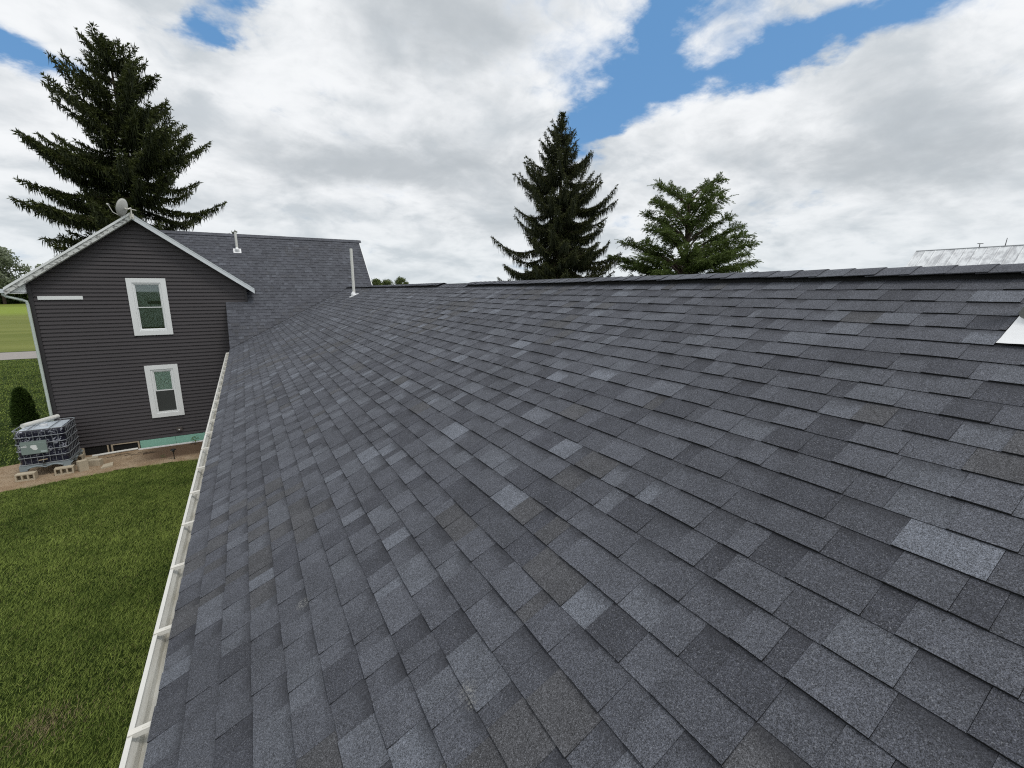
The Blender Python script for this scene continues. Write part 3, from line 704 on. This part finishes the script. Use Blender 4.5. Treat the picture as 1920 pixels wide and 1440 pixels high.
# ================================================================== WATER TANK IN A CAGE, BLOCKS, YARD THINGS
def f_tank(t, P, b):
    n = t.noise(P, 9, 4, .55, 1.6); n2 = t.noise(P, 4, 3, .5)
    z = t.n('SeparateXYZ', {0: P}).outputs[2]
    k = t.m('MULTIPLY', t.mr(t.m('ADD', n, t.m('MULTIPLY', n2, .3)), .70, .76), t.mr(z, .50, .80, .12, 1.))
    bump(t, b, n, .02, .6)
    return t.mix(k, t.mix(n2, C(.006, .006, .014), C(.022, .022, .045)), t.mix(t.noise(P, 40, 3), C(.22, .24, .30), C(.60, .61, .67)))  # pale patches paint reflections on the wrap into its colour, fewer low down
M_TANK = pbr('crinkled_black_wrap', f_tank, .32, .4)
M_CAGE = plain('galvanised_steel', (.26, .28, .30), .5, .2, 30., metal=.3)
M_PAL = plain('grey_plastic_pallet', (.22, .26, .28), .5, .15, 12.)
M_LBL = plain('grey_green_plate', (.22, .28, .26), .5, .1, 6.)
def rrect(x0, x1, y0, y1, r, k=4):
    o = []
    for cx, cy, a0 in ((x1 - r, y1 - r, 0), (x0 + r, y1 - r, 90), (x0 + r, y0 + r, 180), (x1 - r, y0 + r, 270)):
        o += [(cx + r * math.cos(math.radians(a0 + 90 * j / k)), cy + r * math.sin(math.radians(a0 + 90 * j / k))) for j in range(k + 1)]
    return o
def tote():
    x0, x1, y0, y1 = -5.72, -4.68, 16.74, 17.84; zb, zt = -4.85, -3.72
    T = thing('caged_water_tank', 'square black plastic wrapped water tank in a steel cage beside the house corner', 'water tank', ((x0 + x1) / 2, (y0 + y1) / 2, zb))
    m = MB(); ring = rrect(x0 + .03, x1 - .03, y0 + .03, y1 - .03, .09); n = len(ring); rows = [(zb + .15, .03), (zb + .19, 0.), (zt - .10, 0.), (zt - .05, .015), (zt - .035, .05)]
    V = []; cx, cy = (x0 + x1) / 2, (y0 + y1) / 2
    for z, ins in rows: V += [(cx + (x - cx) * (1 - ins / .5), cy + (y - cy) * (1 - ins / .5), z) for x, y in ring]
    F = [(i * n + j, i * n + (j + 1) % n, (i + 1) * n + (j + 1) % n, (i + 1) * n + j) for i in range(len(rows) - 1) for j in range(n)] + [tuple(range(n))[::-1], tuple(range((len(rows) - 1) * n, len(rows) * n))]
    m.add(V, F).build('tank', M_TANK, T)
    top = rrect(x0 + .09, x1 - .09, y0 + .09, y1 - .09, .08); MB().prism([(x, y, zt - .034) for x, y in top], (0, 0, .012)).build('tank_top', plain('pale_blue_top', (.50, .56, .62), .3, .15, 6.), T)
    MB().tube([((x0 + x1) / 2, (y0 + y1) / 2 - .1, zt - .02), ((x0 + x1) / 2, (y0 + y1) / 2 - .1, zt + .03)], [.085, .08], 18).build('lid', plain('white_lid', (.62, .64, .66), .4), T)
    rg = rrect(x0, x1, y0, y1, .10, 3)
    for k in range(6):
        z = zb + .17 + (zt - zb - .17) * k / 5.
        MB().tube([(x, y, z) for x, y in rg] + [(rg[0][0], rg[0][1], z)], .011 if k < 5 else .014, 6, cap=False).build('cage_rail', M_CAGE, T)
    for i in range(7):
        f = (i + .5) / 7
        for (x, y) in ((x0 + .08 + (x1 - x0 - .16) * f, y0 + .005), (x0 + .08 + (x1 - x0 - .16) * f, y1 - .005), (x0 + .005, y0 + .08 + (y1 - y0 - .16) * f), (x1 - .005, y0 + .08 + (y1 - y0 - .16) * f)):
            MB().tube([(x, y, zb + .12), (x, y, zt)], .006, 6).build('cage_bar', M_CAGE, T)
    for xx in (x0 + .30, x1 - .30): MB().tube([(xx, y0, zt + .005), (xx, y1, zt + .005)], .011, 6).build('top_bar', M_CAGE, T)
    # pallet with arched feet
    pal = MB().box(x0, x1, y0, y1, zb + .10, zb + .145).build('pallet_deck', M_PAL, T)
    for ya in (y0 + .0, (y0 + y1) / 2 - .07, y1 - .14):
        for xa in (x0, (x0 + x1) / 2 - .07, x1 - .16):
            if ya == y0 and abs(xa - (x0 + x1) / 2 + .07) < .01: continue
            MB().prism([(xa, ya, zb), (xa + .16, ya, zb), (xa + .16, ya, zb + .06), (xa + .20, ya, zb + .10), (xa - .04 if xa > x0 else xa, ya, zb + .10), (xa, ya, zb + .06)], (0, .14, 0)).build('foot', M_PAL, T)
    pts = [(x0 + .16 + .72 * f, y0 - .004, zb + .06 + .05 * math.sin(math.pi * (f * 2 % 1))) for f in np.linspace(0, 1, 13)]
    MB().tube(pts, .018, 6).build('front_rail', M_PAL, T)
    lx0, lx1, lz0, lz1 = x0 + .12, x0 + .64, zb + .47, zb + .83
    L = MB().box(lx0, lx1, y0 - .022, y0 - .014, lz0, lz1).build('label_plate', M_LBL, T); wm = plain('white_print', (.78, .80, .80), .6)
    # worn white print: a heading in two lines, a patch and a paler corner
    pr = MB(); yy = y0 - .0255
    def bar(a, b, c, d_): pr.box(lx0 + a, lx0 + b, yy, yy + .003, lz0 + c, lz0 + d_)
    x = .015
    for wd in (.012, .016, .008, .014, .017, .012, .010): bar(x, x + wd, .205, .232); x += wd + .004
    x = .06
    for wd in (.010, .014, .008, .011): bar(x, x + wd, .245, .258); x += wd + .004
    pr.build('printed_heading', wm, L)
    blob_ = [(.20, .24), (.25, .25), (.30, .245), (.325, .21), (.31, .18), (.335, .15), (.315, .11), (.27, .10), (.235, .125), (.215, .16), (.19, .19)]
    MB().prism([(lx0 + a, yy, lz0 + b) for a, b in blob_], (0, .003, 0)).build('printed_patch', wm, L)
    MB().box(lx0 + .38, lx0 + .50, yy, yy + .003, lz0 + .02, lz0 + .07).build('printed_corner', plain('pale_print', (.42, .50, .50), .6), L)
    MB().box(lx0, lx1, yy, yy + .003, lz1 - .075, lz1 - .068).build('printed_line', plain('pale_line', (.35, .44, .42), .6), L)
    v = MB().tube([((x0 + x1) / 2, y0 + .03, zb + .22), ((x0 + x1) / 2, y0 - .06, zb + .22)], .035, 10).build('valve', plain('valve_black', (.015, .015, .016), .4), T)
    MB().tube([((x0 + x1) / 2 - .09, y0 - .05, zb + .275), ((x0 + x1) / 2 + .09, y0 - .055, zb + .29)], .012, 6).build('handle', plain('tan_handle', (.4, .33, .22), .5), v)
    MB().tube([((x0 + x1) / 2, y0 - .05, zb + .22), ((x0 + x1) / 2, y0 - .052, zb + .285)], .013, 6).build('stem', M_CAGE, v)
    p = MB().tube([(-5.56, 17.0, -3.64), (-5.07, 17.89, -3.64)], .062, 14).build('white_pipe', M_PVC)
    tag(p, 'fat white plastic pipe lying on top of the caged tank', 'pipe')
tote()
def block(name, cx, y0, ang, label, holes=3, L=.395, D=.19, Hh=.195, z=GZ + .010, grp='concrete blocks under the tank'):
    m = MB(); x = -L / 2
    # front-to-back cores: webs and two flanges
    m.box(-L / 2, L / 2, 0, D, 0, .034); m.box(-L / 2, L / 2, 0, D, Hh - .034, Hh)
    hw = (L - .034 * (holes + 1)) / holes if holes else 0
    if holes:
        for i in range(holes + 1): m.box(x, x + .034, .0005, D - .0005, .034, Hh - .034); x += .034 + hw
        m.box(-L / 2 + .002, L / 2 - .002, D * .75, D * .78, .034, Hh - .034, (.3, .3, .3, 1))
    else: m.box(-L / 2, L / 2, .0005, D - .0005, .034, Hh - .034)
    ca, sa = math.cos(ang), math.sin(ang)
    m.v = [(cx + vx * ca - vy * sa, y0 + vx * sa + vy * ca, z + vz) for vx, vy, vz in m.v]
    m.c = [(1, 1, 1, 1)] * len(m.f)
    o = m.build(name, M_CONC); return tag(o, label, 'block', grp)
block('concrete_block', -5.565, 16.49, -.06, 'hollow concrete block with three dark cores under the left front of the tank')
block('concrete_block', -4.80, 16.56, .05, 'hollow concrete block with three dark cores under the right front of the tank')
block('concrete_block', -5.53, 17.60, 0, 'concrete block under the back left foot of the tank, mostly hidden', grp='concrete blocks under the tank')
block('concrete_block', -4.83, 17.60, 0, 'concrete block under the back right foot of the tank, mostly hidden')
block('concrete_block', -4.385, 16.60, .5, 'solid tan concrete block standing right of the tank', 0, .20, .18, .30, grp='loose concrete blocks')
block('concrete_block', -4.25, 16.93, -.3, 'weathered concrete block lying behind the standing one', 0, .30, .16, .18, grp='loose concrete blocks')
block('concrete_block', -4.40, 17.40, .2, 'pale concrete block lying close to the basement opening', 0, .30, .2, .12, grp='loose concrete blocks')
wp = MB().tube([(-4.50, 17.93, GZ + .046), (-3.9, 18.03, GZ + .048), (-3.42, 18.09, GZ + .046)], .035, 8).build('white_drain_pipe', M_PVC); tag(wp, 'thin white pipe lying on the soil along the basement windows', 'pipe')
wb = MB().box(-3.40, -1.2, 18.02, 18.05, GZ + .004, GZ + .052).build('white_edging', M_WHITE); tag(wb, 'white edging strip along the mint foundation boards', 'edging')
st = MB().prism([(-4.02, 16.52, GZ + .010), (-3.78, 16.66, GZ + .010), (-3.83, 16.98, GZ + .010), (-4.03, 16.86, GZ + .010)], (0, 0, .045)).build('stone_slab', M_CONC); tag(st, 'flat broken slab on the soil right of the loose blocks', 'slab')
def solar():
    T = thing('path_light', 'small black solar path light at the edge of the soil', 'path light', (-2.30, 16.46, GZ + .008)); k = plain('black_plastic', (.012, .012, .012), .4); x, y, z = -2.30, 16.46, GZ + .008
    MB().tube([(x, y, z), (x, y, z + .24)], .012, 8).build('stake', k, T)
    MB().tube([(x, y, z + .24), (x, y, z + .30)], [.035, .04], 12).build('lens', plain('smoked_lens', (.05, .05, .045), .2), T)
    MB().tube([(x, y, z + .30), (x, y, z + .315), (x, y, z + .335)], [.075, .07, .03], 14).build('cap', k, T)
solar()

# ================================================================== BARN
def barn():
    bx, by1, by0, rz = 58.2, 20.4, -14., 3.72; sl = math.tan(math.radians(41)); run = 6.5
    T = thing('barn', 'large barn with a weathered white metal roof at the right edge', 'barn', (bx, 3, GZ))
    def f(t, P, b):
        q = t.vm('MULTIPLY', P, (1, 1.0, 1)); n = t.noise(q, .9, 6, .65, .5); n2 = t.noise(t.vm('MULTIPLY', P, (.6, 3, .6)), 1.7, 5, .6)
        k = t.mr(t.m('ADD', t.m('MULTIPLY', n, .6), t.m('MULTIPLY', n2, .45)), .46, .62)
        c = t.mix(k, C(.80, .82, .84), C(.50, .51, .53)); bump(t, b, n2, .02, .5)
        return c
    mt = pbr('weathered_white_sheet', f, .5, .4); wl = plain('red_barn_boards', (.2, .05, .04), .8, .2)
    ez = rz - run * sl
    MB().prism([(bx - run + .5, by1 - .2, GZ), (bx + run - .5, by1 - .2, GZ), (bx + run - .5, by1 - .2, ez + .4), (bx, by1 - .2, rz - .15), (bx - run + .5, by1 - .2, ez + .4)], (0, by0 - by1 + .4, 0)).build('wall', wl, T)
    for sg, nm in ((-1, 'roof'), (1, 'roof')):
        dk = MB().prism([(bx, by1, rz), (bx + sg * run, by1, ez), (bx + sg * run, by1, ez - .08), (bx, by1, rz - .08)], (0, by0 - by1, 0)).build(nm, mt, T)
        if sg > 0: continue
        y = by1 + .02; i = 0
        while y > by0:
            for (ra, rb) in ((0.0, .36), (.355, 1.0)):
                h = R_(.012, .03)
                V = []
                for yy, dz in ((y, .035), (y - .05, .05), (y - .09, h), (y - .40, h + R_(-.006, .006)), (y - .68, h), (y - .735, .045)):
                    for r_ in (ra, rb): V.append((bx - run * r_ - .01, yy, rz - run * r_ * sl + dz + (.012 if ra == 0 and r_ > 0 else 0)))
                MB().add(V, [(2 * j, 2 * j + 1, 2 * j + 3, 2 * j + 2) for j in range(5)]).build('roof_panel', mt, dk)
            y -= .74; i += 1
    MB().tube([(bx, by1, rz + .03), (bx, by0, rz + .03)], .06, 6).build('ridge_roll', plain('grey_ridge', (.35, .36, .38), .5), T)
    rod = plain('iron_rod', (.05, .05, .05), .5)
    a = MB().tube([(bx, 15.85, rz), (bx, 15.85, rz + .38)], .03, 6).tube([(bx, 15.62, rz + .36), (bx, 16.02, rz + .40)], .03, 5).build('weather_vane', rod, T)
    MB().tube([(bx, 14.2, rz), (bx, 14.16, rz + .72)], [.035, .022], 6).build('lightning_rod', rod, T)
barn()

# ================================================================== TREES
def blades(P, D, L, W, rng):
    """diamond needle sprays: start P, direction D, length L, width W"""
    n = len(P); D = D / np.linalg.norm(D, axis=1, keepdims=True)
    r = rng.normal(size=(n, 3)); S = np.cross(D, r); S /= np.linalg.norm(S, axis=1, keepdims=True) + 1e-9
    L = L[:, None]; W = W[:, None]
    V = np.stack([P, P + D * L * .45 + S * W * .5, P + D * L, P + D * L * .45 - S * W * .5], 1).reshape(-1, 3)
    return V, np.arange(4 * n).reshape(n, 4)
def crown_obj(name, P, D, L, W, tone_, mat, parent, rng):
    V, F = blades(P, D, L, W, rng); k = np.clip(tone_, 0, 1); c = np.stack([k, k, k, np.ones_like(k)], 1)
    print(name, parent.name, len(F))
    return mesh_obj(name, V, F, mat, parent, False, None, None, c)
def conifer(name, label, x, y, zt, prof, mat, seed, lean=(0, 0), nlev=25, per=6, rise=lambda f: .0, droop=.25, tipup=.3, hang=1., spray=(.16, .34), wd=.05, dens=1., zlow=GZ + 1.2, side=None, trunk_r=.28, gapz=0., blf=.34, lens=(.55, .7, .8, .9, 1., 1.05)):
    rng = np.random.default_rng(seed); rnd = random.Random(seed)
    T = thing(name, label, 'tree', (x, y, GZ))
    tz = np.linspace(GZ, zt, 9); MB().tube([(x + lean[0] * ((z - GZ) / (zt - GZ)) ** 2, y + lean[1] * ((z - GZ) / (zt - GZ)) ** 2, z) for z in tz], [trunk_r * (1 - (i / 8)) + .015 for i in range(9)], 9).build('trunk', M_BARK, T)
    PP, DD, LL, WW, TT = [], [], [], [], []; br = MB()
    H = zt - GZ
    for lv in range(nlev):
        f0 = lv / (nlev - 1); zz = zlow + (zt - .15 - zlow) * (f0 ** .95)
        for b in range(per):
            z = zz + rnd.uniform(-.5, .5) * (zt - zlow) / nlev * (1 - gapz); az = rnd.uniform(0, 6.283) if rnd.random() < .45 else (b / per + lv * .381) * 6.283
            fz = (zt - z) / (zt - zlow)
            L = prof(zt - z) * rnd.choice(lens) * rnd.uniform(.85, 1.1)
            if side: L *= side(az, zt - z)
            if L < .12: L = .12
            q = ((z - GZ) / H) ** 2; o = np.array([x + lean[0] * q, y + lean[1] * q, z])
            dirh = np.array([math.cos(az), math.sin(az), 0]); r0 = rise(fz) + rnd.uniform(-.12, .12); dr = droop * rnd.uniform(.5, 1.5); tu = tipup * rnd.uniform(.4, 1.4)
            def pos(t_): return o + dirh * L * t_ + np.array([0, 0, L * (r0 * t_ - dr * t_ * (1 - t_) * 1.6 * 1.0 - dr * .35 * t_ + tu * max(0, t_ - .55) ** 1.5)])
            ts = np.linspace(0, 1, 7); pts = np.array([pos(a) for a in ts])
            br.tube([tuple(p) for p in pts], [max(.010, .018 * L * (1 - a) + .006) for a in ts], 3, cap=False)
            side_v = np.array([-dirh[1], dirh[0], 0])
            nb = int(L / .15 * dens) + 2
            for j in range(nb):
                t_ = .10 + .90 * (j + rnd.random()) / nb; p = pos(min(t_, 1.)); tang = pos(min(1., t_ + .02)) - pos(t_ - .02); tang /= np.linalg.norm(tang) + 1e-9
                for sg in (-1, 1):
                    bl = (.12 + blf * L * (1 - t_) * (.35 + t_)) * rnd.uniform(.5, 1.15); bl = min(bl, 1.1)
                    bd = tang * rnd.uniform(.5, 1.) + side_v * sg * rnd.uniform(.5, .95) + np.array([0, 0, rnd.uniform(-.32, .10)]); bd /= np.linalg.norm(bd)
                    ns = max(2, int(bl / .06 * dens))
                    for i in range(ns):
                        s_ = (i + rnd.random()) / ns; pp = p + bd * bl * s_ - np.array([0, 0, .25 * bl * s_ * s_])
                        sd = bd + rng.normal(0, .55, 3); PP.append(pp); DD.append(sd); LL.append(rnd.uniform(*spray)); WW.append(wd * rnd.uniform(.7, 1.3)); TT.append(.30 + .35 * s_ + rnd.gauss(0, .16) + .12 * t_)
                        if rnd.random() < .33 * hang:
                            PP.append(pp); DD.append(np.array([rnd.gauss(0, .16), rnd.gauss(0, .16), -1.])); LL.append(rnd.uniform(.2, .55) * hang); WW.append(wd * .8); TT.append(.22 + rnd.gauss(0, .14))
                for _ in range(3):
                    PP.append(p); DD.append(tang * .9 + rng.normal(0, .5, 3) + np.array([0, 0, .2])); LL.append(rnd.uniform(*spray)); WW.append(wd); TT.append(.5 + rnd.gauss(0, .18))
    for i in range(40):
        z = zt - rnd.random() ** 1.5 * .9; PP.append(np.array([x + lean[0] * ((z - GZ) / H) ** 2, y + lean[1] * ((z - GZ) / H) ** 2, z])); DD.append(np.array([rnd.gauss(0, .6), rnd.gauss(0, .6), .8])); LL.append(rnd.uniform(.12, .28)); WW.append(wd); TT.append(.5)
    br.build('branches', M_BARK, T)
    crown_obj('crown', np.array(PP), np.array(DD), np.array(LL), np.array(WW), np.array(TT), mat, T, rng); return T
def interp(tbl): xs, ys = zip(*tbl); return lambda d_: float(np.interp(d_, xs, ys))
# big spruce behind the gable
bigL = interp([(0, .3), (.5, .8), (1.0, 1.5), (2, 2.1), (3, 2.7), (4, 2.8), (5, 3.1), (5.5, 4.2), (6.2, 4.1), (7.2, 4.2), (8, 4.7), (9, 4.4), (10, 3.9), (13, 4.2)])
bigR = interp([(0, .4), (.8, 1.1), (1.5, 1.6), (2.2, 2.1), (3, 2.7), (4, 3.5), (5, 3.8), (6, 4.6), (7, 4.2), (8, 4.2), (9.5, 3.9), (13, 4.2)])
def bigside(az, d_):
    c = math.cos(az); L, R = bigL(d_), bigR(d_); return ((1 + c) / 2 * R + (1 - c) / 2 * L) / max(bigR(d_), .1)
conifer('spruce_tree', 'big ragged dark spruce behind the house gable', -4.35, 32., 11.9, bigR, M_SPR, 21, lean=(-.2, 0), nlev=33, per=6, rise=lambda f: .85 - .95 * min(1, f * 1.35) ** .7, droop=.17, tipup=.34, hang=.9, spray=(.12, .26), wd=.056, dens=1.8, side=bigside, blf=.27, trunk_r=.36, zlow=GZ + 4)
# slender spruce above the ridge
slim = interp([(0, .10), (.6, .45), (1.4, .95), (2.4, 1.65), (4, 2.9), (5.5, 3.5), (7.5, 4.1), (9, 4.8), (11, 5.3), (15, 5.2)])
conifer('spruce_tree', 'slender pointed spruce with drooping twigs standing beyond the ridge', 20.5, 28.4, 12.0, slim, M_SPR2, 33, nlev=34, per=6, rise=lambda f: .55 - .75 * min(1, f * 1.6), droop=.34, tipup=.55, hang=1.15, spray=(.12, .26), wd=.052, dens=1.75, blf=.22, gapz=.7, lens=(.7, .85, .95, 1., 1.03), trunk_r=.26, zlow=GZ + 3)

def cypress():
    x, y, zt = 26.95, 22.35, 8.1; rng = np.random.default_rng(5); rnd = random.Random(5)
    T = thing('cypress_tree', 'feathery bright green tree with forked limbs right of the slender spruce', 'tree', (x, y, GZ))
    H = zt - GZ; tr = MB(); tr.tube([(x + .10 * math.sin(z), y, z) for z in np.linspace(GZ, 6.0, 9)], [.30 - .03 * i for i in range(9)], 9)
    tr.build('trunk', M_BARK, T)
    br = MB(); PP, DD, LL, WW, TT = [], [], [], [], []
    prof = interp([(0, 1.1), (.6, 2.1), (1.5, 2.7), (2.6, 2.8), (3.2, 3.0), (3.8, 3.7), (4.6, 4.5), (5.4, 4.95), (6.2, 4.8), (7.5, 4.6), (11, 4.2)])
    def frond(p, d_, l, tn):
        n = max(4, int(l / .032)); s = np.cross(d_, [0, 0, 1.]); s /= np.linalg.norm(s) + 1e-9
        for i in range(n):
            f = (i + .5) / n; q = p + d_ * l * f - np.array([0, 0, .38 * l * f * f]); sg = 1 if i % 2 else -1
            PP.append(q); DD.append(d_ * .7 + s * sg * rnd.uniform(.3, .9) + np.array([0, 0, rnd.uniform(-.45, .2)])); LL.append((.12 + .16 * (1 - f)) * rnd.uniform(.7, 1.2)); WW.append(.046); TT.append(tn + rnd.gauss(0, .13))
    nbr = 92
    for k in range(nbr):
        f = k / (nbr - 1); top = 1 - f
        dz = .6 + 11.2 * (f ** .9); z_t = zt - dz * .98
        az = k * 2.399 + rnd.uniform(-.3, .3); L = prof(dz) * rnd.uniform(.72, 1.06)
        z0 = max(GZ + 1.4, min(5.9, z_t - L * (.95 - .75 * min(1, f * 1.4)))); o = np.array([x, y, z0]); dh = np.array([math.cos(az), math.sin(az), 0])
        end = o + dh * L + np.array([0, 0, z_t - z0])
        def pos(t_): return o + dh * L * t_ + np.array([0, 0, (z_t - z0) * (t_ ** .75 if f < .55 else t_)]) + np.array([0, 0, -.10 * L * t_ * t_])
        br.tube([tuple(pos(a)) for a in np.linspace(0, 1, 7)], [max(.012, .028 * L * (1 - a) + .01) for a in np.linspace(0, 1, 7)], 4, cap=False)
        sv = np.array([-dh[1], dh[0], 0]); nb = int(L / .14) + 3
        for j in range(nb):
            t_ = .34 + .66 * (j + rnd.random()) / nb; p = pos(min(1, t_)); tg = pos(min(1, t_ + .03)) - pos(t_ - .03); tg /= np.linalg.norm(tg)
            for sg in (-1, 1):
                bl = min(1.05, (.30 + .26 * L * (1.1 - t_)) * rnd.uniform(.6, 1.1)); bd = tg * rnd.uniform(.5, 1) + sv * sg * rnd.uniform(.4, 1.) + np.array([0, 0, rnd.uniform(-.25, .35)]); bd /= np.linalg.norm(bd)
                tn = .36 + .30 * rnd.random() + .12 * t_
                for i in range(max(2, int(bl / .15))):
                    s_ = (i + rnd.random()) / max(2, int(bl / .15)); frond(p + bd * bl * s_, bd * .8 + rng.normal(0, .38, 3) + np.array([0, 0, -.1]), rnd.uniform(.22, .42), tn)
            if t_ > .8 and f < .35:
                frond(p, np.array([rnd.gauss(0, .2), rnd.gauss(0, .2), 1.]), rnd.uniform(.3, .7), .5)
    br.build('branches', M_BARK, T)
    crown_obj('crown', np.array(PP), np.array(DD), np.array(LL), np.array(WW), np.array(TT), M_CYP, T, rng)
cypress()

def leafy(name, label, x, y, h, rx, mat, seed, n=7000, leaf=.32, trunk=.25, open_=.0, cat='tree', z0f=.22, grp=None):
    rng = np.random.default_rng(seed); rnd = random.Random(seed); T = thing(name, label, cat, (x, y, GZ), grp)
    MB().tube([(x, y, GZ), (x + .1, y, GZ + h * .35), (x - .1, y, GZ + h * .85)], [trunk, trunk * .7, trunk * .15], 7).build('trunk', M_BARK, T)
    br = MB(); nl = 26; cs = []
    for i in range(nl):
        f = (i + .5) / nl; zc = GZ + h * (z0f + (1 - z0f) * f * .94); rr = rx * math.sqrt(max(.06, 1 - (2 * f - .85) ** 2 * .75)); a = i * 2.4 + rnd.uniform(-.5, .5); q = rnd.uniform(.25, .85)
        c = np.array([x + math.cos(a) * rr * q, y + math.sin(a) * rr * q, zc]); cs.append((c, rnd.uniform(.24, .42) * rx))
        br.tube([(x, y, zc - h * .16), tuple((c + np.array([x, y, zc - h * .10])) / 2), tuple(c)], [trunk * .3, trunk * .2, trunk * .07], 4, cap=False)
    br.build('branches', M_BARK, T)
    k = rng.integers(0, nl, n); C0 = np.array([c[0] for c in cs])[k]; Rr = np.array([c[1] for c in cs])[k]
    u = rng.normal(size=(n, 3)); u /= np.linalg.norm(u, axis=1, keepdims=True); rad = rng.random(n) ** (.45 + open_)
    P = C0 + u * (Rr * rad)[:, None] * np.array([1.15, 1.15, .8]); tn = .35 + .28 * u[:, 2] * rad + rng.normal(0, .16, n) + rng.normal(0, .1, nl)[k]
    crown_obj('crown', P, rng.normal(size=(n, 3)), rng.uniform(.6, 1.2, n) * leaf, rng.uniform(.5, .9, n) * leaf, tn, mat, T, rng); return T
leafy('poplar_tree', 'tall pale grey green tree at the far left edge beyond the field', -74.5, 236, 20.6, 8.5, M_DECP, 41, 7000, .85, .5, .3)
leafy('field_tree', 'olive green bushy tree beyond the field just left of the house gable', -62.5, 240, 14.0, 5.5, M_DEC, 42, 6000, .7, .4)
leafy('field_tree', 'low rounded tree on the horizon next to the steep roof edge', 58.6, 236, 10.2, 5.2, M_DEC, 43, 4500, .6, .3, z0f=.3)
leafy('field_tree', 'second low tree in the horizon pair, in the gap', 63.8, 236, 9.8, 4.6, M_DEC, 44, 4500, .55, .3, z0f=.3)
leafy('field_tree', 'rounded lone tree on the horizon, rightmost of the far trees above the ridge', 70.5, 234, 11.2, 4.6, M_DEC, 45, 5000, .55, .3)
def treeline():
    rng = np.random.default_rng(8); n = 60000
    x = rng.uniform(-170, -40, n); base = 6.2 + 1.6 * np.sin(x * .21) + 1.0 * np.sin(x * .53 + 1) + .7 * np.sin(x * 1.3)
    z = rng.random(n) ** .8 * base; y = 243 + rng.normal(0, 2.2, n)
    P = np.stack([x, y, GZ + z], 1); tn = .25 + .05 * z + rng.normal(0, .18, n) + .15 * np.sin(x * .9)
    V, F = blades(P, rng.normal(size=(n, 3)), rng.uniform(.6, 1.3, n), rng.uniform(.5, 1., n), rng); k = np.clip(tn, 0, 1)
    o = mesh_obj('treeline', V, F, M_HEDGE, None, False, 'stuff', None, np.stack([k, k, k, np.ones(n)], 1)); tag(o, 'dense dark green treeline along the far side of the field', 'treeline')
treeline()
def arborvitae():
    x, y, h = -7.62, 23.7, 1.36; rng = np.random.default_rng(3); n = 9000
    T = thing('arborvitae_shrub', 'small dark green conical shrub on the lawn behind the caged tank', 'shrub', (x, y, GZ))
    MB().tube([(x, y, GZ), (x, y, GZ + h * .9)], [.04, .01], 6).build('trunk', M_BARK, T)
    f = rng.random(n) ** .8; a = rng.uniform(0, 6.283, n); r = .38 * np.sqrt(np.clip(1 - f ** 1.7, 0, 1)) * (.72 + .1 * np.sin(a * 5 + f * 9)) * (.55 + .5 * rng.random(n) ** .4) * 1.1
    P = np.stack([x + np.cos(a) * r, y + np.sin(a) * r, GZ + .03 + f * h], 1); D = np.stack([np.cos(a) * .4, np.sin(a) * .4, np.ones(n) * .8], 1) + rng.normal(0, .35, (n, 3))
    crown_obj('crown', P, D, rng.uniform(.06, .15, n), rng.uniform(.03, .05, n), .35 + rng.normal(0, .2, n) + .25 * (r > .38), M_ARB, T, rng)
arborvitae()
def weed(name, label, x, y, h, n, seed):
    rnd = random.Random(seed); T = thing(name, label, 'plant', (x, y, GZ + .008)); m = plain('weed_leaf', (.05, .10, .02), .6, .25, 20.)
    MB().tube([(x, y, GZ + .008), (x + .01, y, GZ + h)], [.006, .003], 5).build('stem', m, T)
    for i in range(n):
        a = i * 2.4; z = GZ + h * (.35 + .65 * i / n); l = rnd.uniform(.10, .2) * h / .25; dx, dy = math.cos(a), math.sin(a)
        MB().add([(x, y, z), (x + dx * l * .5 - dy * l * .16, y + dy * l * .5 + dx * l * .16, z + l * .25), (x + dx * l, y + dy * l, z - l * .1), (x + dx * l * .5 + dy * l * .16, y + dy * l * .5 - dx * l * .16, z + l * .25), (x + dx * l * .5, y + dy * l * .5, z + l * .18)], [(0, 1, 4), (1, 2, 4), (2, 3, 4), (3, 0, 4)]).build('leaf', m, T)
weed('weed_plant', 'leafy green weed against the mint foundation board', -1.86, 17.85, .27, 9, 1)
weed('weed_plant', 'tiny green weed on the soil left of the path light', -2.62, 16.75, .12, 6, 2)
print('objects', len(bpy.data.objects), 'tris', sum(len(m.polygons) for m in bpy.data.meshes))
